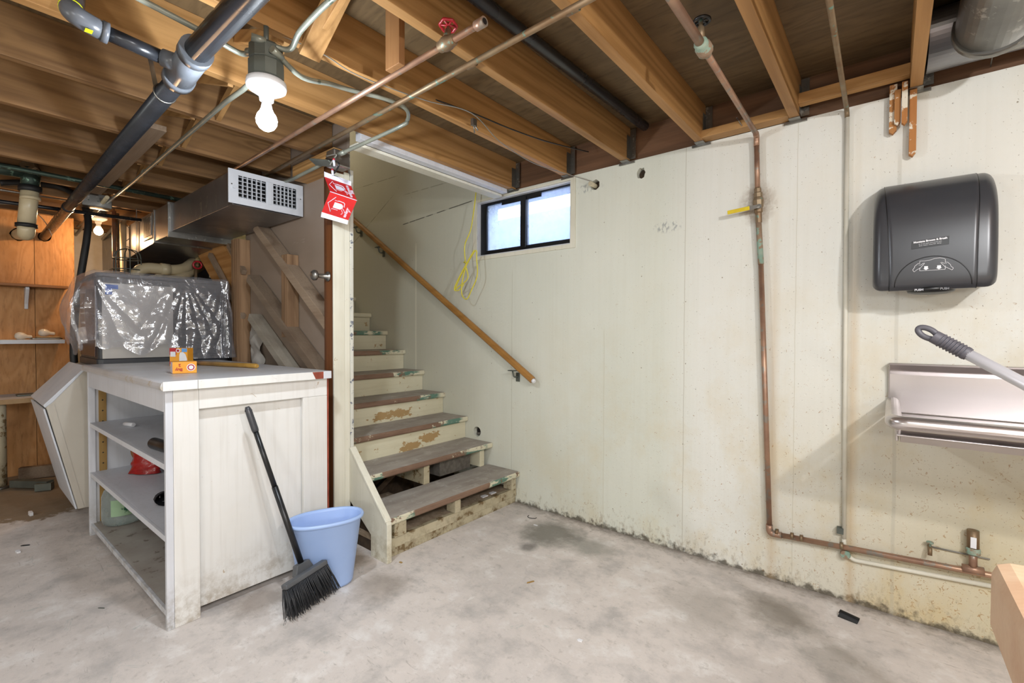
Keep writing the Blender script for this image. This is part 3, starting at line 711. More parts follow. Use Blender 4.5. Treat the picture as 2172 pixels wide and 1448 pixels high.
for (u, v, u2, v2) in ((708, 340, 709, 352), (705, 362, 706, 372)):
    MB().tube([PX(u, v, y=1.13), PX(u2, v2, y=1.13)], [.006, .0045], 8).build('wire_nut', SIGNW, jb)
    MB().tube([PX(u, v-4, y=1.13), PX(u, v, y=1.13)], [.005, .006], 8).build('wire_nut_cap', REDV, jb)
c5 = [PX(690, 345, y=1.24), PX(620, 380, y=1.27), PX(560, 398, y=1.24)]
pipe('electrical_conduit', 'short green conduit from post box towards the vent grille', 'conduit', c5, .009, CONDG)

# fire extinguisher sign, folded V hanging sideways
n = Vector((.8, -.6, 0)); base = Vector((-2.19, 1.22, 1.9))
sg = thing('fire_extinguisher_sign', 'red folded fire extinguisher sign hanging sideways on the post', 'sign', PL(710, 470, base, n))
A1, B1, C1, D1 = [PL(u, v, base, n) for u, v in ((687.5, 364), (745, 385), (744.8, 394.7), (688, 375))]
G1, H1, I1, J1 = [PL(u, v, base, n) for u, v in ((738.8, 467), (682.5, 449.5), (737, 476), (680.7, 460))]
E1, F1 = [PL(u, v, base+n*.07, n) for u, v in ((700, 406), (757, 425))]
def sheet(p, mat, name, par, th=.0015):
    nn = (Vector(p[1])-Vector(p[0])).cross(Vector(p[-1])-Vector(p[0])).normalized()
    return MB().prism(p, nn*-th).build(name, mat, par)
sheet([A1, B1, C1, D1], SIGNW, 'upper_flange', sg); sheet([D1, C1, F1, E1], SIGNR, 'upper_face', sg)
sheet([E1, F1, G1, H1], SIGNR, 'lower_face', sg); sheet([H1, G1, I1, J1], SIGNW, 'lower_flange', sg)
MB().tube([E1, F1], .0022, 6).build('fold_edge', SIGNW, sg)
for (p0, px, py, nm) in ((H1, G1-H1, E1-H1, 'lower'), (E1, F1-E1, D1-E1, 'upper')):
    # local frame on the face: px along the length, py across
    nn = px.cross(py).normalized()
    if nn.dot(EYEP-p0) < 0: nn = -nn
    L = lambda a, b: p0+px*a+py*b+nn*.0012
    ln = MB()
    arrow = [(.50, .30), (.28, .30), (.28, .14), (.08, .50), (.28, .86), (.28, .70), (.42, .70)]
    # arrow outline pointing left
    ln.tube([L(*q_) for q_ in arrow], .0016, 5)
    ln.tube(smooth([L(.40, .72), L(.62, .70), L(.66, .58), L(.68, .52)], 5), .0022, 5)
    ln.tube(smooth([L(.64, .44), L(.74, .34), L(.76, .26)], 5), .0014, 5); ln.tube(smooth([L(.62, .38), L(.70, .24), L(.66, .16)], 5), .0014, 5)
    ln.build('arrow_outline', SIGNW, sg)
    body = [(.30, .36), (.30, .62), (.56, .62), (.62, .56), (.64, .49), (.62, .42), (.56, .36)]
    MB().prism([L(*q_) for q_ in body], nn*.0008).build('extinguisher_symbol', SIGNW, sg)
    tm = MB(); sz = py.length*.16
    rr = -py if nm == 'lower' else -py
    uu = px
    tm.text('FIRE', sz*.9, L(.93, .5), rr, uu, .0006); tm.text('EXTINGUISHER', sz*.74, L(.82, .48), rr, uu, .0006)
    tm.build('sign_lettering', SIGNW, sg)
MB().tube([PX(708, 372, y=1.14), A1.lerp(B1, .5)], .0015, 5).build('hanging_wire', BLACK, sg)

# ================================================================== COPPER AND DRAIN PIPES OVERHEAD
def copper_over():
    a = PX(1028, 45, z=2.05); b = PX(480, 370, z=2.05)
    t = thing('copper_pipe', 'long copper pipe with red handwheel valve below the joists', 'pipe', (a.x, a.y, 2.0))
    MB().tube([a, b+(b-a)*.15], .0098, 14).build('pipe', COPPER, t)
    d = (b-a).normalized(); v = PX(948, 92, z=2.05)
    MB().tube([a-d*.0, a+d*.035], .0145, 14).build('end_fitting', COPPER, t)
    MB().tube([a-d*.001, a-d*.0], .009, 12).build('pipe_bore', BLACK, t)
    vb = MB(); vb.lathe(v-d*.035, d, [(.014, 0), (.017, .004), (.017, .016), (.021, .024), (.022, .036), (.021, .048), (.017, .056), (.017, .066), (.014, .07)], 12)
    vb.build('valve_body', COPPERG, t)
    top = v+Vector((-.005, .01, .062)); ax = (top-v).normalized()
    MB().lathe(v, ax, [(.015, .01), (.013, .03), (.010, .034), (.010, .046), (.005, .048), (.005, .062)], 12).build('valve_stem', COPPERG, t)
    hw = MB(); u = ax.orthogonal().normalized(); w = ax.cross(u); ring = [top+(u*math.cos(k*PI/12)+w*math.sin(k*PI/12))*(.025+.002*math.cos(6*k*PI/12)) for k in range(24)]
    hw.tube(ring, .0045, 8, closed=True)
    for k in range(3):
        e = (u*math.cos(k*PI/3)+w*math.sin(k*PI/3))*.023; hw.tube([top-e, top+e], .0035, 6)
    hw.lathe(top-ax*.005, ax, [(.008, 0), (.008, .01)], 10); hw.build('handwheel', REDV, t)
copper_over()
a = PX(1262, -8, z=2.07); b = PX(540, 385, z=2.07); d = (a-b).normalized()
pipe('copper_pipe', 'second long patinated copper pipe passing just above the hanging sign', 'pipe', [a+d*.1, b-d*.1], .010, COPPERG, fit=[(PX(1215, 20, z=2.07), d), (PX(1000, 137, z=2.07), d)], fr=1.15)

def big_drain():
    a = PX(520, 0, z=1.985); j = PX(412, 115, z=1.985); e = PX(93, 503, x=-5.36)
    t = thing('drain_pipe', 'big black plastic drain pipe slung under the joists', 'pipe', (j.x, j.y, 1.95))
    d = (a-j).normalized(); MB().tube([a+d*.9, j], .033, 24).build('near_pipe', ABS, t)
    k = PX(378, 168, z=1.985); MB().tube([j+d*.02, k], [.041]*2, 24).build('wye_body', ABSG, t)
    for q in (j+d*.01, k+(j-k).normalized()*.01):
        dd = (j-k).normalized(); MB().tube([q-dd*.018, q+dd*.018], .045, 24).build('wye_collar', ABSG, t)
    mid = PX(145, 440, z=1.97)
    MB().tube([k, mid, e], .030, 24).build('far_pipe', ABS, t)
    m2 = MB()
    for f in (.0,):
        m2.tube([mid-(e-mid).normalized()*.03, mid+(e-mid).normalized()*.03], .034, 24)
    m2.build('coupling', ABS, t)
    # branch
    b0 = PX(390, 140, z=1.985); b1 = PX(345, 122, z=2.0); b2 = PX(215, 65, z=2.01); b3 = PX(158, 22, z=2.03); b4 = PX(150, -30, z=2.10)
    MB().tube([b0, b1], [.028, .026], 20).build('branch_socket', ABSG, t)
    MB().tube([b1, b2], .0205, 20).build('branch_pipe', ABS, t)
    el = bend([PX(222, 69, z=2.01), PX(150, 28, z=2.015), PX(160, -40, z=2.25)], .09, 10)
    MB().tube(el, .0265, 20).build('elbow', ABSG, t)
    MB().tube([b2, b2+(b1-b2).normalized()*.015], .029, 20).build('elbow_rim', ABSG, t)
    for q, dd in ((PX(181, 61, z=1.985), 1), (PX(137, 18, z=2.0), 1)):
        pass
    y1_ = el[4]; y2_ = el[7]
    MB().tube([el[-3], el[-3]+(el[-2]-el[-3]).normalized()*.012], .0272, 20).build('yellow_band', YLAB, t)
    q = el[1]; MB().bar(q+Vector((0, -.0, -.0265)), q+Vector((.02, 0.0, -.0265)), .016, .002).build('yellow_sticker', YLAB, t)
    # strap
    s0 = PX(318, 122, z=JZ); s1 = PX(332, 190, z=2.0); s2 = PX(350, 210, z=1.95)
    MB().bar(s0, s1, .014, .0015, (1, 0, 0)).build('hanger_strap', GALV, t)
    ss = PX(350, 198, z=1.985); dd = (k-mid).normalized(); u = dd.orthogonal().normalized(); w = dd.cross(u)
    MB().tube([ss+(u*math.cos(i*PI/10)+w*math.sin(i*PI/10))*.032 for i in range(20)], .003, 6, closed=True).build('strap_loop', GALV, t)
big_drain()
# black sewer pipe between the joists at the back
a = PX(985, -25, z=2.255); b = PX(1368, 268, z=2.255)
pipe('drain_pipe', 'straight black pipe tucked between joists above the window end', 'pipe', [a+(a-b).normalized()*.8, b], .024, ABS)

# wall copper pipe with valves
def wall_copper():
    t = thing('copper_pipe', 'copper water pipe down the back wall with yellow handled valve', 'pipe', (-.43, 2.40, .2))
    a = PX(1400, -40, z=2.075); a2 = PX(1488, 95, z=2.075); b = PX(1604, 284, z=2.075); yy = b.y
    # overhead run
    MB().tube([a+(a-a2).normalized()*.5, a, a2], .014, 14).build('overhead_pipe', COPPER, t)
    MB().tube([a2, b, Vector((b.x, b.y, 2.075))], .011, 14).build('overhead_pipe', COPPER, t)
    d = (b-a2).normalized()
    MB().lathe(a2-d*.02, d, [(.016, 0), (.022, .01), (.021, .03), (.026, .035), (.026, .06), (.018, .075), (.014, .085)], 12).build('corroded_fitting', GREENC, t)
    MB().lathe(a2-d*.01, (0, 0, 1), [(.014, .01), (.010, .05), (.006, .055), (.006, .075)], 10).build('valve_stem', COPPERG, t)
    hw = MB(); c = a2+Vector((0, 0, .075)); hw.tube([c+Vector((math.cos(k*PI/10)*.024, math.sin(k*PI/10)*.024, 0)) for k in range(20)], .005, 6, closed=True)
    for k in range(3): hw.tube([c+Vector((math.cos(k*PI/3)*.022, math.sin(k*PI/3)*.022, 0)), c-Vector((math.cos(k*PI/3)*.022, math.sin(k*PI/3)*.022, 0))], .004, 6)
    hw.build('black_handwheel', BLACK, t)
    Y = 2.415
    e0 = PX(1605, 290, y=Y); v0 = PX(1607, 405, y=Y); v1 = PX(1609, 470, y=Y); g1 = PX(1614, 560, y=Y); lo = PX(1632, 1112, y=Y)
    MB().tube(bend([b-d*.01, Vector((e0.x, Y, 2.075)), Vector((e0.x, Y, 2.03))], .02), .0125, 14).build('elbow', COPPER, t)
    MB().tube([Vector((e0.x, Y, 2.04)), v0], .0115, 14).build('riser_pipe', COPPER, t)
    MB().tube([v1, g1], .0125, 14).build('patina_pipe', GREENC, t)
    MB().tube([g1, lo], .0115, 14).build('riser_pipe', COPPER, t)
    dv = (v1-v0)
    MB().lathe(v0+Vector((0, 0, .015)), dv, [(.013, 0), (.015, .004), (.015, .022), (.019, .026), (.019, .045), (.021, .05), (.023, .06), (.022, .09), (.018, .097), (.018, .115), (.014, .12), (.014, dv.length+.02)], 8, False).build('ball_valve_body', COPPERG, t)
    h0 = PX(1610, 437, y=Y-.03); h1_ = PX(1590, 441, y=Y-.035); h2_ = PX(1543, 451, y=Y-.035)
    MB().lathe(h0+Vector((0, .02, 0)), (0, -1, 0), [(.008, 0), (.008, .015), (.011, .017), (.011, .023)], 6, False).build('lever_nut', GALV, t)
    MB().bar(h0, h1_, .003, .017).build('lever_arm', GALV, t)
    MB().bar(h1_, h2_, .007, .018).build('lever_grip', YELV, LAST[0], .002)
    # foot run along the wall
    f1 = Vector((lo.x, Y, .225)); r1 = PX(2098, 1219, y=Y)
    MB().tube(bend([lo, f1, f1+(r1-f1).normalized()*.05], .03), .0145, 14).build('elbow', COPPER, t)
    MB().tube([f1+(r1-f1).normalized()*.03, r1+(r1-f1).normalized()*.5], .0115, 14).build('foot_pipe', COPPER, t)
    for u, v in ((1648, 1128), (1680, 1136), (1700, 1141), (1785, 1157)):
        q = PX(u, v, y=Y); dd = (r1-f1).normalized(); MB().tube([q-dd*.006, q+dd*.006], .0145, 14).build('coupling', COPPERG, t)
    q = PX(2064, 1208, y=Y); q2 = PX(2064, 1168, y=Y); q3 = PX(2064, 1124, y=Y)
    dd = (r1-f1).normalized(); MB().tube([q-dd*.03, q+dd*.03], .0155, 14).build('tee', COPPER, t)
    MB().tube([q, q2], .012, 14).build('stub', COPPER, t); MB().tube([q2, q3], .0175, 16).build('capped_riser', COPPERG, t)
    MB().lathe(q2-Vector((0, 0, .012)), (0, 0, 1), [(.019, 0), (.021, .004), (.021, .02), (.019, .024)], 12).build('green_union', GREENC, t)
    MB().box(q3.x-.008, q3.x+.008, Y-.0185, Y-.0172, q3.z-.062, q3.z-.022).build('pipe_label', WPAP, t)
wall_copper()
def wall_conduit():
    t = thing('wall_conduit', 'thin white painted conduit straight down the back wall', 'conduit', (-.15, 2.43, .2))
    Y = 2.432; a = PX(1797, 243, y=Y); b = PX(1790, 1142, y=Y)
    MB().tube([a, b], .0085, 12).build('painted_pipe', CONDW, t)
    o = PX(1757, -10, z=2.10); o2 = PX(1796, 232, z=2.10)
    MB().tube(bend([o+(o-o2).normalized()*.6, o2, a+Vector((0, 0, -.01))], .03), .009, 12).build('bare_pipe', COPPERG, t)
    c = [b, PX(1791, 1165, y=2.435), PX(1805, 1186, y=2.435), PX(1835, 1192, y=2.435), PX(2105, 1243, y=2.435)]
    MB().tube(bend(c, .05), .0085, 12).build('painted_pipe', CONDW, t)
    MB().lathe(PX(1793, 1175, y=2.425), (0, -1, 0), [(.016, -.015), (.02, 0), (.016, .012)], 10).build('corroded_joint', GREENC, t)
    MB().box(a.x-.012, a.x+.012, Y-.012, D-.001, b.z+.02, b.z+.045).build('pipe_clip', BOXG, t)
wall_conduit()
# small drain cock on the wall
q = PX(1972, 1160, y=2.43)
t = thing('drain_cock', 'small corroded brass tap stub low on the back wall', 'tap', tuple(q))
MB().tube(bend([(q.x, D-.001, q.z), (q.x, 2.415, q.z), (q.x, 2.41, q.z-.025)], .012), .007, 10).build('spout', COPPERG, t)
MB().lathe((q.x, 2.42, q.z+.006), (0, 0, 1), [(.004, 0), (.004, .012), (.011, .013), (.011, .019)], 8).build('turn_key', GREENC, t)
MB().tube([(q.x, 2.44, q.z), PX(2100, 1186, y=2.44)], .003, 6).build('thin_tube', GREYW, t)

# ================================================================== SUPPLY DUCT
dt = thing('supply_duct', 'galvanised sheet metal air duct with white grille hung below joists', 'duct', (-3.9, 1.16, 1.80))
gx = -2.746
g0, g1, gz0, gz1 = .962, 1.366, 1.843, 2.025
dy0, dy1, dz0, dz1 = g0+.022, 1.350, gz0-.006, 2.02
MB().box(-3.83, gx-.06, dy0, dy1, dz0, dz1).build('front_section', DUCTM, dt, .002)
plate(MB(), rect(dy0, dy1, dz0, dz1), [rect(dy0+.002, dy1-.002, dz0+.002, dz1-.002)], lambda a, b, d: (gx+d, a, b), -.06).build('end_collar', DUCTM, dt)
MB().prism([(-3.832, dy0-.012, 2.03), (-3.832, dy1+.012, 2.03), (-3.832, dy1+.012, 1.808), (-3.832, dy0-.012, 1.808)], (-.33, 0, 0)).build('middle_section', DUCTM, dt, .002)
pa = [(-4.165, dy0-.012, 2.03), (-4.165, dy1+.012, 2.03), (-4.165, dy1+.012, 1.80), (-4.165, dy0-.012, 1.80)]; pb = [(-6.3, .975, 2.03), (-6.3, 1.36, 2.03), (-6.3, 1.36, 1.70), (-6.3, .975, 1.70)]
MB().poly(pa+pb, [(0, 1, 2, 3), (4, 7, 6, 5), (0, 4, 5, 1), (1, 5, 6, 2), (2, 6, 7, 3), (3, 7, 4, 0)]).build('rear_section', DUCTM, dt)
for x in (-3.83, -4.165):
    MB().box(x-.012, x+.012, dy0-.018, dy1+.018, 1.797, 2.037).build('drive_cleat', GALV, dt, .002)
lv = MB()
for k in range(8): lv.bar((-4.40+.026*k, dy0-.022, 1.86), (-4.40+.026*k, dy0-.022, 2.0), .016, .004, (0, 1, 0))
sr = MB().box(-4.44, -4.19, dy0-.020, dy0-.0125, 1.84, 2.015).build('side_register', GALV, dt, .001); lv.build('register_vanes', GALV, sr)
tg = lambda a, b, d: (gx+d, a, b)
openA = rect(g0+.049, g0+.192, gz0+.036, gz1-.028); openB = rect(g1-.172, g1-.040, gz0+.036, gz1-.028)
gp_ = plate(MB(), rect(g0, g1, gz0, gz1), [openA, openB], lambda a, b, d: (gx+.006+d, a, b), -.006).build('grille_plate', WPLAST, dt, .001)
gb = MB()
for O in (openA, openB):
    a0, a1, b0, b1 = O[0][0], O[1][0], O[0][1], O[2][1]
    n_ = 6
    for k in range(1, n_): gb.box(gx-.010, gx+.003, a0+(a1-a0)*k/n_-.0019, a0+(a1-a0)*k/n_+.0019, b0, b1)
    for k in range(0, 6): gb.box(gx-.018, gx-.010, a0-.002, a1+.002, b0+(b1-b0)*(k+.35)/5.5-.0016, b0+(b1-b0)*(k+.35)/5.5+.0016)
o = gb.build('grille_vanes', WPLAST, gp_); o['kind'] = 'stuff'
MB().box(gx+.0065, gx+.0105, g0+.200, g0+.222, gz0+.030, gz1-.025).build('centre_ridge', WPLAST, gp_, .0015)
MB().box(gx-.0595, gx-.058, dy0+.004, dy1-.004, dz0+.004, dz1-.004).build('dark_throat', BLACK, dt)
MB().box(gx+.0065, gx+.017, g0+.020, g0+.032, gz0+.078, gz0+.086).build('damper_lever', WPLAST, gp_)
for a_ in (g0+.016, g1-.015): MB().lathe((gx+.006, a_, (gz0+gz1)/2+.01), (1, 0, 0), [(.004, 0), (.003, .002)], 8).build('grille_screw', GALV, gp_)
for x, s_ in ((-4.62, 1), (-5.1, 1)):
    MB().bar((x, dy0-.025, 1.77), (x+.02, dy0-.025, JZ-.002), .003, .022, (1, 0, 0)).build('hanger_strap', GALV, dt)

# duct at the upper right
rd = thing('round_duct', 'big galvanised round duct behind the rightmost joist', 'duct', (.27, 2.2, 2.12))
for xa_, xb_ in ((.090, .448), (.492, .853)):
    MB().prism([(xa_, 2.275+.155*math.cos(k*PI/24), 2.208+.087*math.sin(k*PI/24)) for k in range(48)], (xb_-xa_, 0, 0)).build('main_duct', DUCTM, rd)
q = PX(2118, 30, y=2.1)
MB().tube([(q.x, 2.18, q.z), (q.x, 1.0, q.z+.02)], .098, 36).build('branch_duct', GALV, rd)
MB().tube([(q.x, 2.16, q.z), (q.x, 2.125, q.z)], .105, 36).build('crimped_rim', GALV, rd)

# ================================================================== SCRAP WOOD on the wall top
sw = [((1872, 195), (1898, 280), .012, 2.425), ((1888, 180), (1905, 262), .02, 2.41), ((1903, 182), (1912, 262), .02, 2.395), ((1917, 180), (1924, 330), .016, 2.42)]
for i, ((u0, v0), (u1, v1), dep, yy) in enumerate(sw):
    a = PX(u0, v0, y=yy); b = PX(u1, v1, y=yy)
    zt = (2.15, 2.12, 2.14, 2.11)[i]
    w = (.024, .020, .018, .022)[i]
    x0 = (-.016, .000, .022, .046)[i]
    lab = ['leftmost thin paint-edged wood strip wedged at the wall top', 'second orange brown wood strip wedged at the wall top', 'third half white wood strip wedged at the wall top', 'longest whitish wood strip hanging down under the right joist'][i]
    m = MB(); m.prism([(x0, yy-.012, b.z), (x0+w*.5, yy-.012, b.z-.01), (x0+w, yy-.012, b.z+.004), (x0+w, yy-.012, zt), (x0, yy-.012, zt)], (0, .022, 0))
    tag(m.build('wood_strip', SCRAP, None, .001), lab, 'wood strip', 'scrap wood strips at the wall top')
# nails
for u, v, u2, v2, lab in ((1563, 250, 1574, 267, 'bent nail in the blocking beside the copper pipe'), (2107, 108, 2101, 142, 'nail sticking out of the rim board at upper right')):
    a = PX(u, v, y=2.36); b = PX(u2, v2, y=2.375 if u < 2000 else 2.45)
    if u > 2000: a = PX(u, v, y=2.42)
    m = MB(); m.tube([a, b], .002, 6); m.lathe(a, a-b, [(.005, 0), (.005, .0015)], 8); tag(m.build('nail', GALV), lab, 'nail')

# ================================================================== PAPER TOWEL DISPENSER
td = thing('paper_towel_dispenser', 'dark grey plastic paper towel dispenser mounted on the back wall', 'dispenser', (.1, 2.44, 1.31))
prof = [(0, 1.328), (.10, 1.322), (.195, 1.312), (.214, 1.318), (.226, 1.34), (.229, 1.40), (.226, 1.50), (.218, 1.58), (.20, 1.635), (.165, 1.685), (.11, 1.722), (.05, 1.742), (0, 1.748)]
prof = [(p.x, p.y) for p in smooth([(a_, b_, 0) for a_, b_ in prof], 4)]
def dep(zv):
    best = 0
    for (a_, b_), (c_, d_) in zip(prof, prof[1:]):
        if (b_-zv)*(d_-zv) <= 0 and abs(d_-b_) > 1e-6 and max(a_, c_) > best:
            best = max(best, a_+(c_-a_)*(zv-b_)/(d_-b_))
    return best
def loft(x0, x1, r, ins0=0):
    m = MB(); rings = []
    steps = [(x0+r*(1-math.cos(t)), r*(1-math.sin(t))) for t in [k*PI/12 for k in range(7)]]
    steps += [(x1-(x_-x0), i_) for x_, i_ in steps[::-1]]
    cz = 1.535
    for x_, ins in steps:
        ins += ins0; rg = []
        for dd, zz in prof:
            k = max(0, (dd-ins))/max(dd, 1e-6) if dd > ins else 0
            z2 = zz+(ins if zz < cz else -ins)*min(1, abs(zz-cz)/.15)
            rg.append(m.b.verts.new((x_, D-.002-max(dd-ins, 0), z2)))
        rings.append(rg)
    for A_, B_ in zip(rings, rings[1:]):
        for k in range(len(A_)-1):
            f = m.b.faces.new((A_[k], A_[k+1], B_[k+1], B_[k])); f.smooth = True
    for rg in (rings[0], rings[-1]): m.b.faces.new(rg)
    return m
loft(-.056, .278, .03, .002).build('housing', DGREY, td)
m = MB(); 
def cov(a_, b_):
    # slightly proud centre cover, waisted at both sides
    i = b_*(len(prof)-1); k = int(min(i, len(prof)-2)); t_ = i-k; dd = prof[k][0]*(1-t_)+prof[k+1][0]*t_; zz = prof[k][1]*(1-t_)+prof[k+1][1]*t_
    f = (zz-1.31)/.44; xl = -.006-.022*f*f; xr = .226+.008*f*f
    edge = min(a_, 1-a_)
    return (xl+(xr-xl)*a_, D-.002-dd-.0015*(1 if edge > .005 else -1.5), zz)
m.grid(cov, 40, len(prof)-1).build('front_cover', DGREY, td, 0)
sf = lambda x_, z_, o_=.0022: Vector((x_, D-.002-dep(z_)-o_, z_))
for side in (0, 1):
    pts = [cov(side, .15+.8*k/30) for k in range(31)]
    MB().tube([(p[0], p[1]-.0005, p[2]) for p in pts], .0012, 6).build('cover_seam', BLACK, td)
arc = [sf(.1115+.102*math.cos(PI*k/30), 1.325+.103*math.sin(PI*k/30), .0018) for k in range(31)]
MB().tube(arc, .0015, 6).build('arc_seam', BLACK, td)
lb = MB(); L0 = [sf(.057, 1.455), sf(.153, 1.462), sf(.153, 1.488+.004), sf(.057, 1.486)]
L0 = [sf(*q_, .0022) for q_ in ((.055, 1.458), (.154, 1.466), (.1545, 1.495), (.0555, 1.486))]
MB().prism(L0, (0, -.0006, 0)).build('dealer_label', PLATEB, td, .0002); dl_ = LAST[0]
tx = MB(); rv = Vector((1, 0, .08)); uv = Vector((0, -.02, 1))
tx.text('Montana Broom & Brush', .0088, sf(.105, 1.4850, .0032), rv, uv, .0004); tx.text('for all your paper and janitorial needs', .0040, sf(.105, 1.4765, .0032), rv, uv); tx.text('Butte \u2022 Helena \u2022 Great Falls \u2022 Billings', .0040, sf(.105, 1.4705, .0032), rv, uv)
tx.build('label_lettering', INKW, dl_)
# pictogram: hands pulling a towel
pg = MB()
def S(pts, r=.0008): pg.tube([sf(a_, b_, .003) for a_, b_ in pts], r, 5)
px_, pz_ = .1115, 1.392
def o_(l): return [(px_+a_*.001, pz_+b_*.001) for a_, b_ in l]
S(o_([(-33, 13), (-33, 22), (-20, 21), (-8, 22), (6, 27), (20, 28), (30, 25), (34, 22), (34, 10)]))
zig = [(-33+k*1.7, -14+(1.2 if k % 2 else 0)) for k in range(40)]
S(o_([(-33, -2), (-33, -14)]+zig+[(34, -13), (34, 0)]))
S(o_([(-32, 14), (-38, 13), (-47, 4), (-47, 0), (-52, -8), (-51, -11), (-48, -16)])); S(o_([(-48, -16), (-40, -8), (-32, -4), (-22, 10), (-20, 14), (-24, 13), (-30, 7), (-36, 8)]))
S(o_([(34, 12), (40, 11), (47, 2), (49, -5), (54, -9), (54, -13), (51, -17)])); S(o_([(51, -17), (42, -10), (33, -4), (24, 9), (21, 12), (25, 12), (31, 8), (38, 8)]))
for cx_ in (-16, 18):
    P_ = [sf(*q_, .003) for q_ in o_([(cx_-5, 2), (cx_+5, 2), (cx_+5, -6), (cx_+8, -6), (cx_, -12), (cx_-8, -6), (cx_-5, -6)])]
    pg.prism(P_, (0, -.0006, 0))
pg.build('pull_pictogram', INKW, td)
pl_ = MB().lathe((.112, D-.160, 1.312), (0, 0, 1), [(.045, -.012), (.064, -.006), (.068, .004), (.06, .012)], 28).build('push_lever', BLACK, td)
MB().text('PUSH', .0105, (.078, D-.2215, 1.3115), (1, -.35, 0), (0, 0, 1), .0002).build('push_lettering', INKW, pl_)
MB().text('PUSH', .0105, (.146, D-.2215, 1.3125), (1, .35, 0), (0, 0, 1), .0002).build('push_lettering', INKG, pl_)

# ================================================================== SINK DRAINBOARD
sk_ = thing('stainless_drainboard', 'stainless steel sink drainboard with backsplash on the back wall', 'sink', (.7, 2.15, .78))
x0, x1 = .0, 1.7
tz = 1.035
m = MB(); prof2 = [(D-.002, tz-.008), (D-.002, tz), (D-.05, tz+.002), (D-.056, tz-.004), (D-.03, tz-.028), (D-.026, tz-.045), (D-.02, .835), (D-.002, .835)]
m.prism([(x0-.003, a_, b_) for a_, b_ in prof2], (x1-x0, 0, 0)).build('backsplash', STEEL, sk_, .004)
MB().box(x0+.02, x1, 1.905, D-.02, .828, .834).build('drain_pan', STEEL, sk_, .002)
MB().prism([(x0+.03, 1.885, .868), (x0+.03, 1.893, .868), (x0+.03, 1.972, .806), (x0+.03, 1.966, .800)], (x1-x0-.03, 0, 0)).build('front_apron', STEEL, sk_, .001)
MB().box(x0+.03, x1, 1.973, D-.03, .80, .804).build('underside', STEEL, sk_)
MB().box(x0+.018, x0+.026, 1.975, D-.03, .80, .845).build('end_apron', STEEL, sk_, .002)
pts = bend([(x0+.012, D-.022, .875), (x0+.012, 1.875, .875), (x0+.08, 1.875, .875), (x1, 1.875, .875)], .04)
MB().tube(pts, .022, 18).build('rolled_rim', STEEL, sk_)
for x_ in (1.55,):
    for y_ in (1.95, 2.38): MB().tube([(x_, y_, 0), (x_, y_, .80)], .02, 14).build('leg', STEEL, sk_)

# mop handle
a = PX(1955, 700, y=1.40); g1_ = PX(2055, 752, y=1.385); e = PX(2500, 985, y=1.30)
mh = thing('mop_handle', 'aluminium mop handle with dark grey ribbed grip in front of drainboard', 'mop', (e.x, e.y, 0))
d = (g1_-a).normalized()
cc = Vector((e.x+.35, e.y, 0.02))
MB().tube([g1_-d*.02, e, e+(e-g1_).normalized()*.55], .0115, 20).build('tube', ALU, mh)
# grip with ribs
n_ = 60; L_ = (g1_-a).length; pts = []; rs = []
for k in range(n_+1):
    t_ = .27+.73*k/n_; pts.append(a.lerp(g1_, t_)); rb = .0145
    if .42 < t_ < .9: rb += .0014*math.sin((t_-.42)/.48*2*PI*7)
    if t_ > .97: rb -= .001
    rs.append(rb)
MB().tube(pts, rs, 24).build('grip', DGREY2, mh)
side = d.cross(Vector((0, 1, 0))).normalized()
c_ = a.lerp(g1_, .13); lp = [c_+d*(.0185*math.cos(q_))+side*(.0095*math.sin(q_)) for q_ in [k*2*PI/28 for k in range(28)]]
MB().tube(lp, .0062, 12, closed=True).build('hanging_loop', DGREY2, mh)

# bench corner at lower right
bt = thing('wooden_bench', 'thick pale wooden bench top corner at the lower right edge', 'bench', (.75, .95, 0))
q = PX(2098, 1178, z=.80)
bx, by = .125, 1.04
m = MB(); bs = [(.133, .50), (.127, 1.045), (.20, 1.06), (1.6, 1.06), (1.6, .50)]
m.prism([(a_, b_, .68) for a_, b_ in bs], (0, 0, .12)).build('bench_top', BENCH, bt, .02)
m = MB(); m.prism([(.19, .52, .55), (.165, 1.02, .55), (1.55, 1.02, .55), (1.55, .52, .55)], (0, 0, .13)).build('apron', BENCH, bt, .006)
for x_ in (.30, 1.45):
    for y_ in (.58, .93): MB().box(x_, x_+.09, y_-.045, y_+.045, 0, .56).build('leg', BENCH, bt, .004)

# ================================================================== YELLOW CORD
Y = 2.30
cp = [PX(1012, 388, y=2.36), PX(1000, 480, y=Y), PX(986, 520, y=Y), PX(988, 562, y=Y), PX(992, 590, y=Y), PX(972, 608, y=Y), PX(966, 612, y=Y), PX(980, 580, y=Y), PX(1008, 532, y=Y), PX(1011, 550, y=Y), PX(1012, 585, y=Y), PX(1000, 615, y=Y), PX(990, 634, y=Y), PX(980, 625, y=Y), PX(980, 600, y=Y), PX(990, 560, y=Y-.01), PX(1006, 530, y=Y-.01), PX(986, 565, y=Y-.015), PX(968, 600, y=Y-.015), PX(964, 615, y=Y-.01), PX(975, 614, y=Y), PX(984, 602, y=Y+.005)]
t = thing('extension_cord', 'thin yellow electrical cord hanging in a loose loop beside the window', 'cord', tuple(cp[12]))
MB().tube(smooth(cp, 8), .0042, 8).build('cord', YCORD, t)
c_ = PX(988, 556, y=Y-.005); MB().tube([c_+Vector((.016*math.cos(k*PI/5), .01*math.sin(k*PI/5), .004*math.sin(2*k))) for k in range(10)], .0035, 6, closed=True).build('knot', YCORD, t)

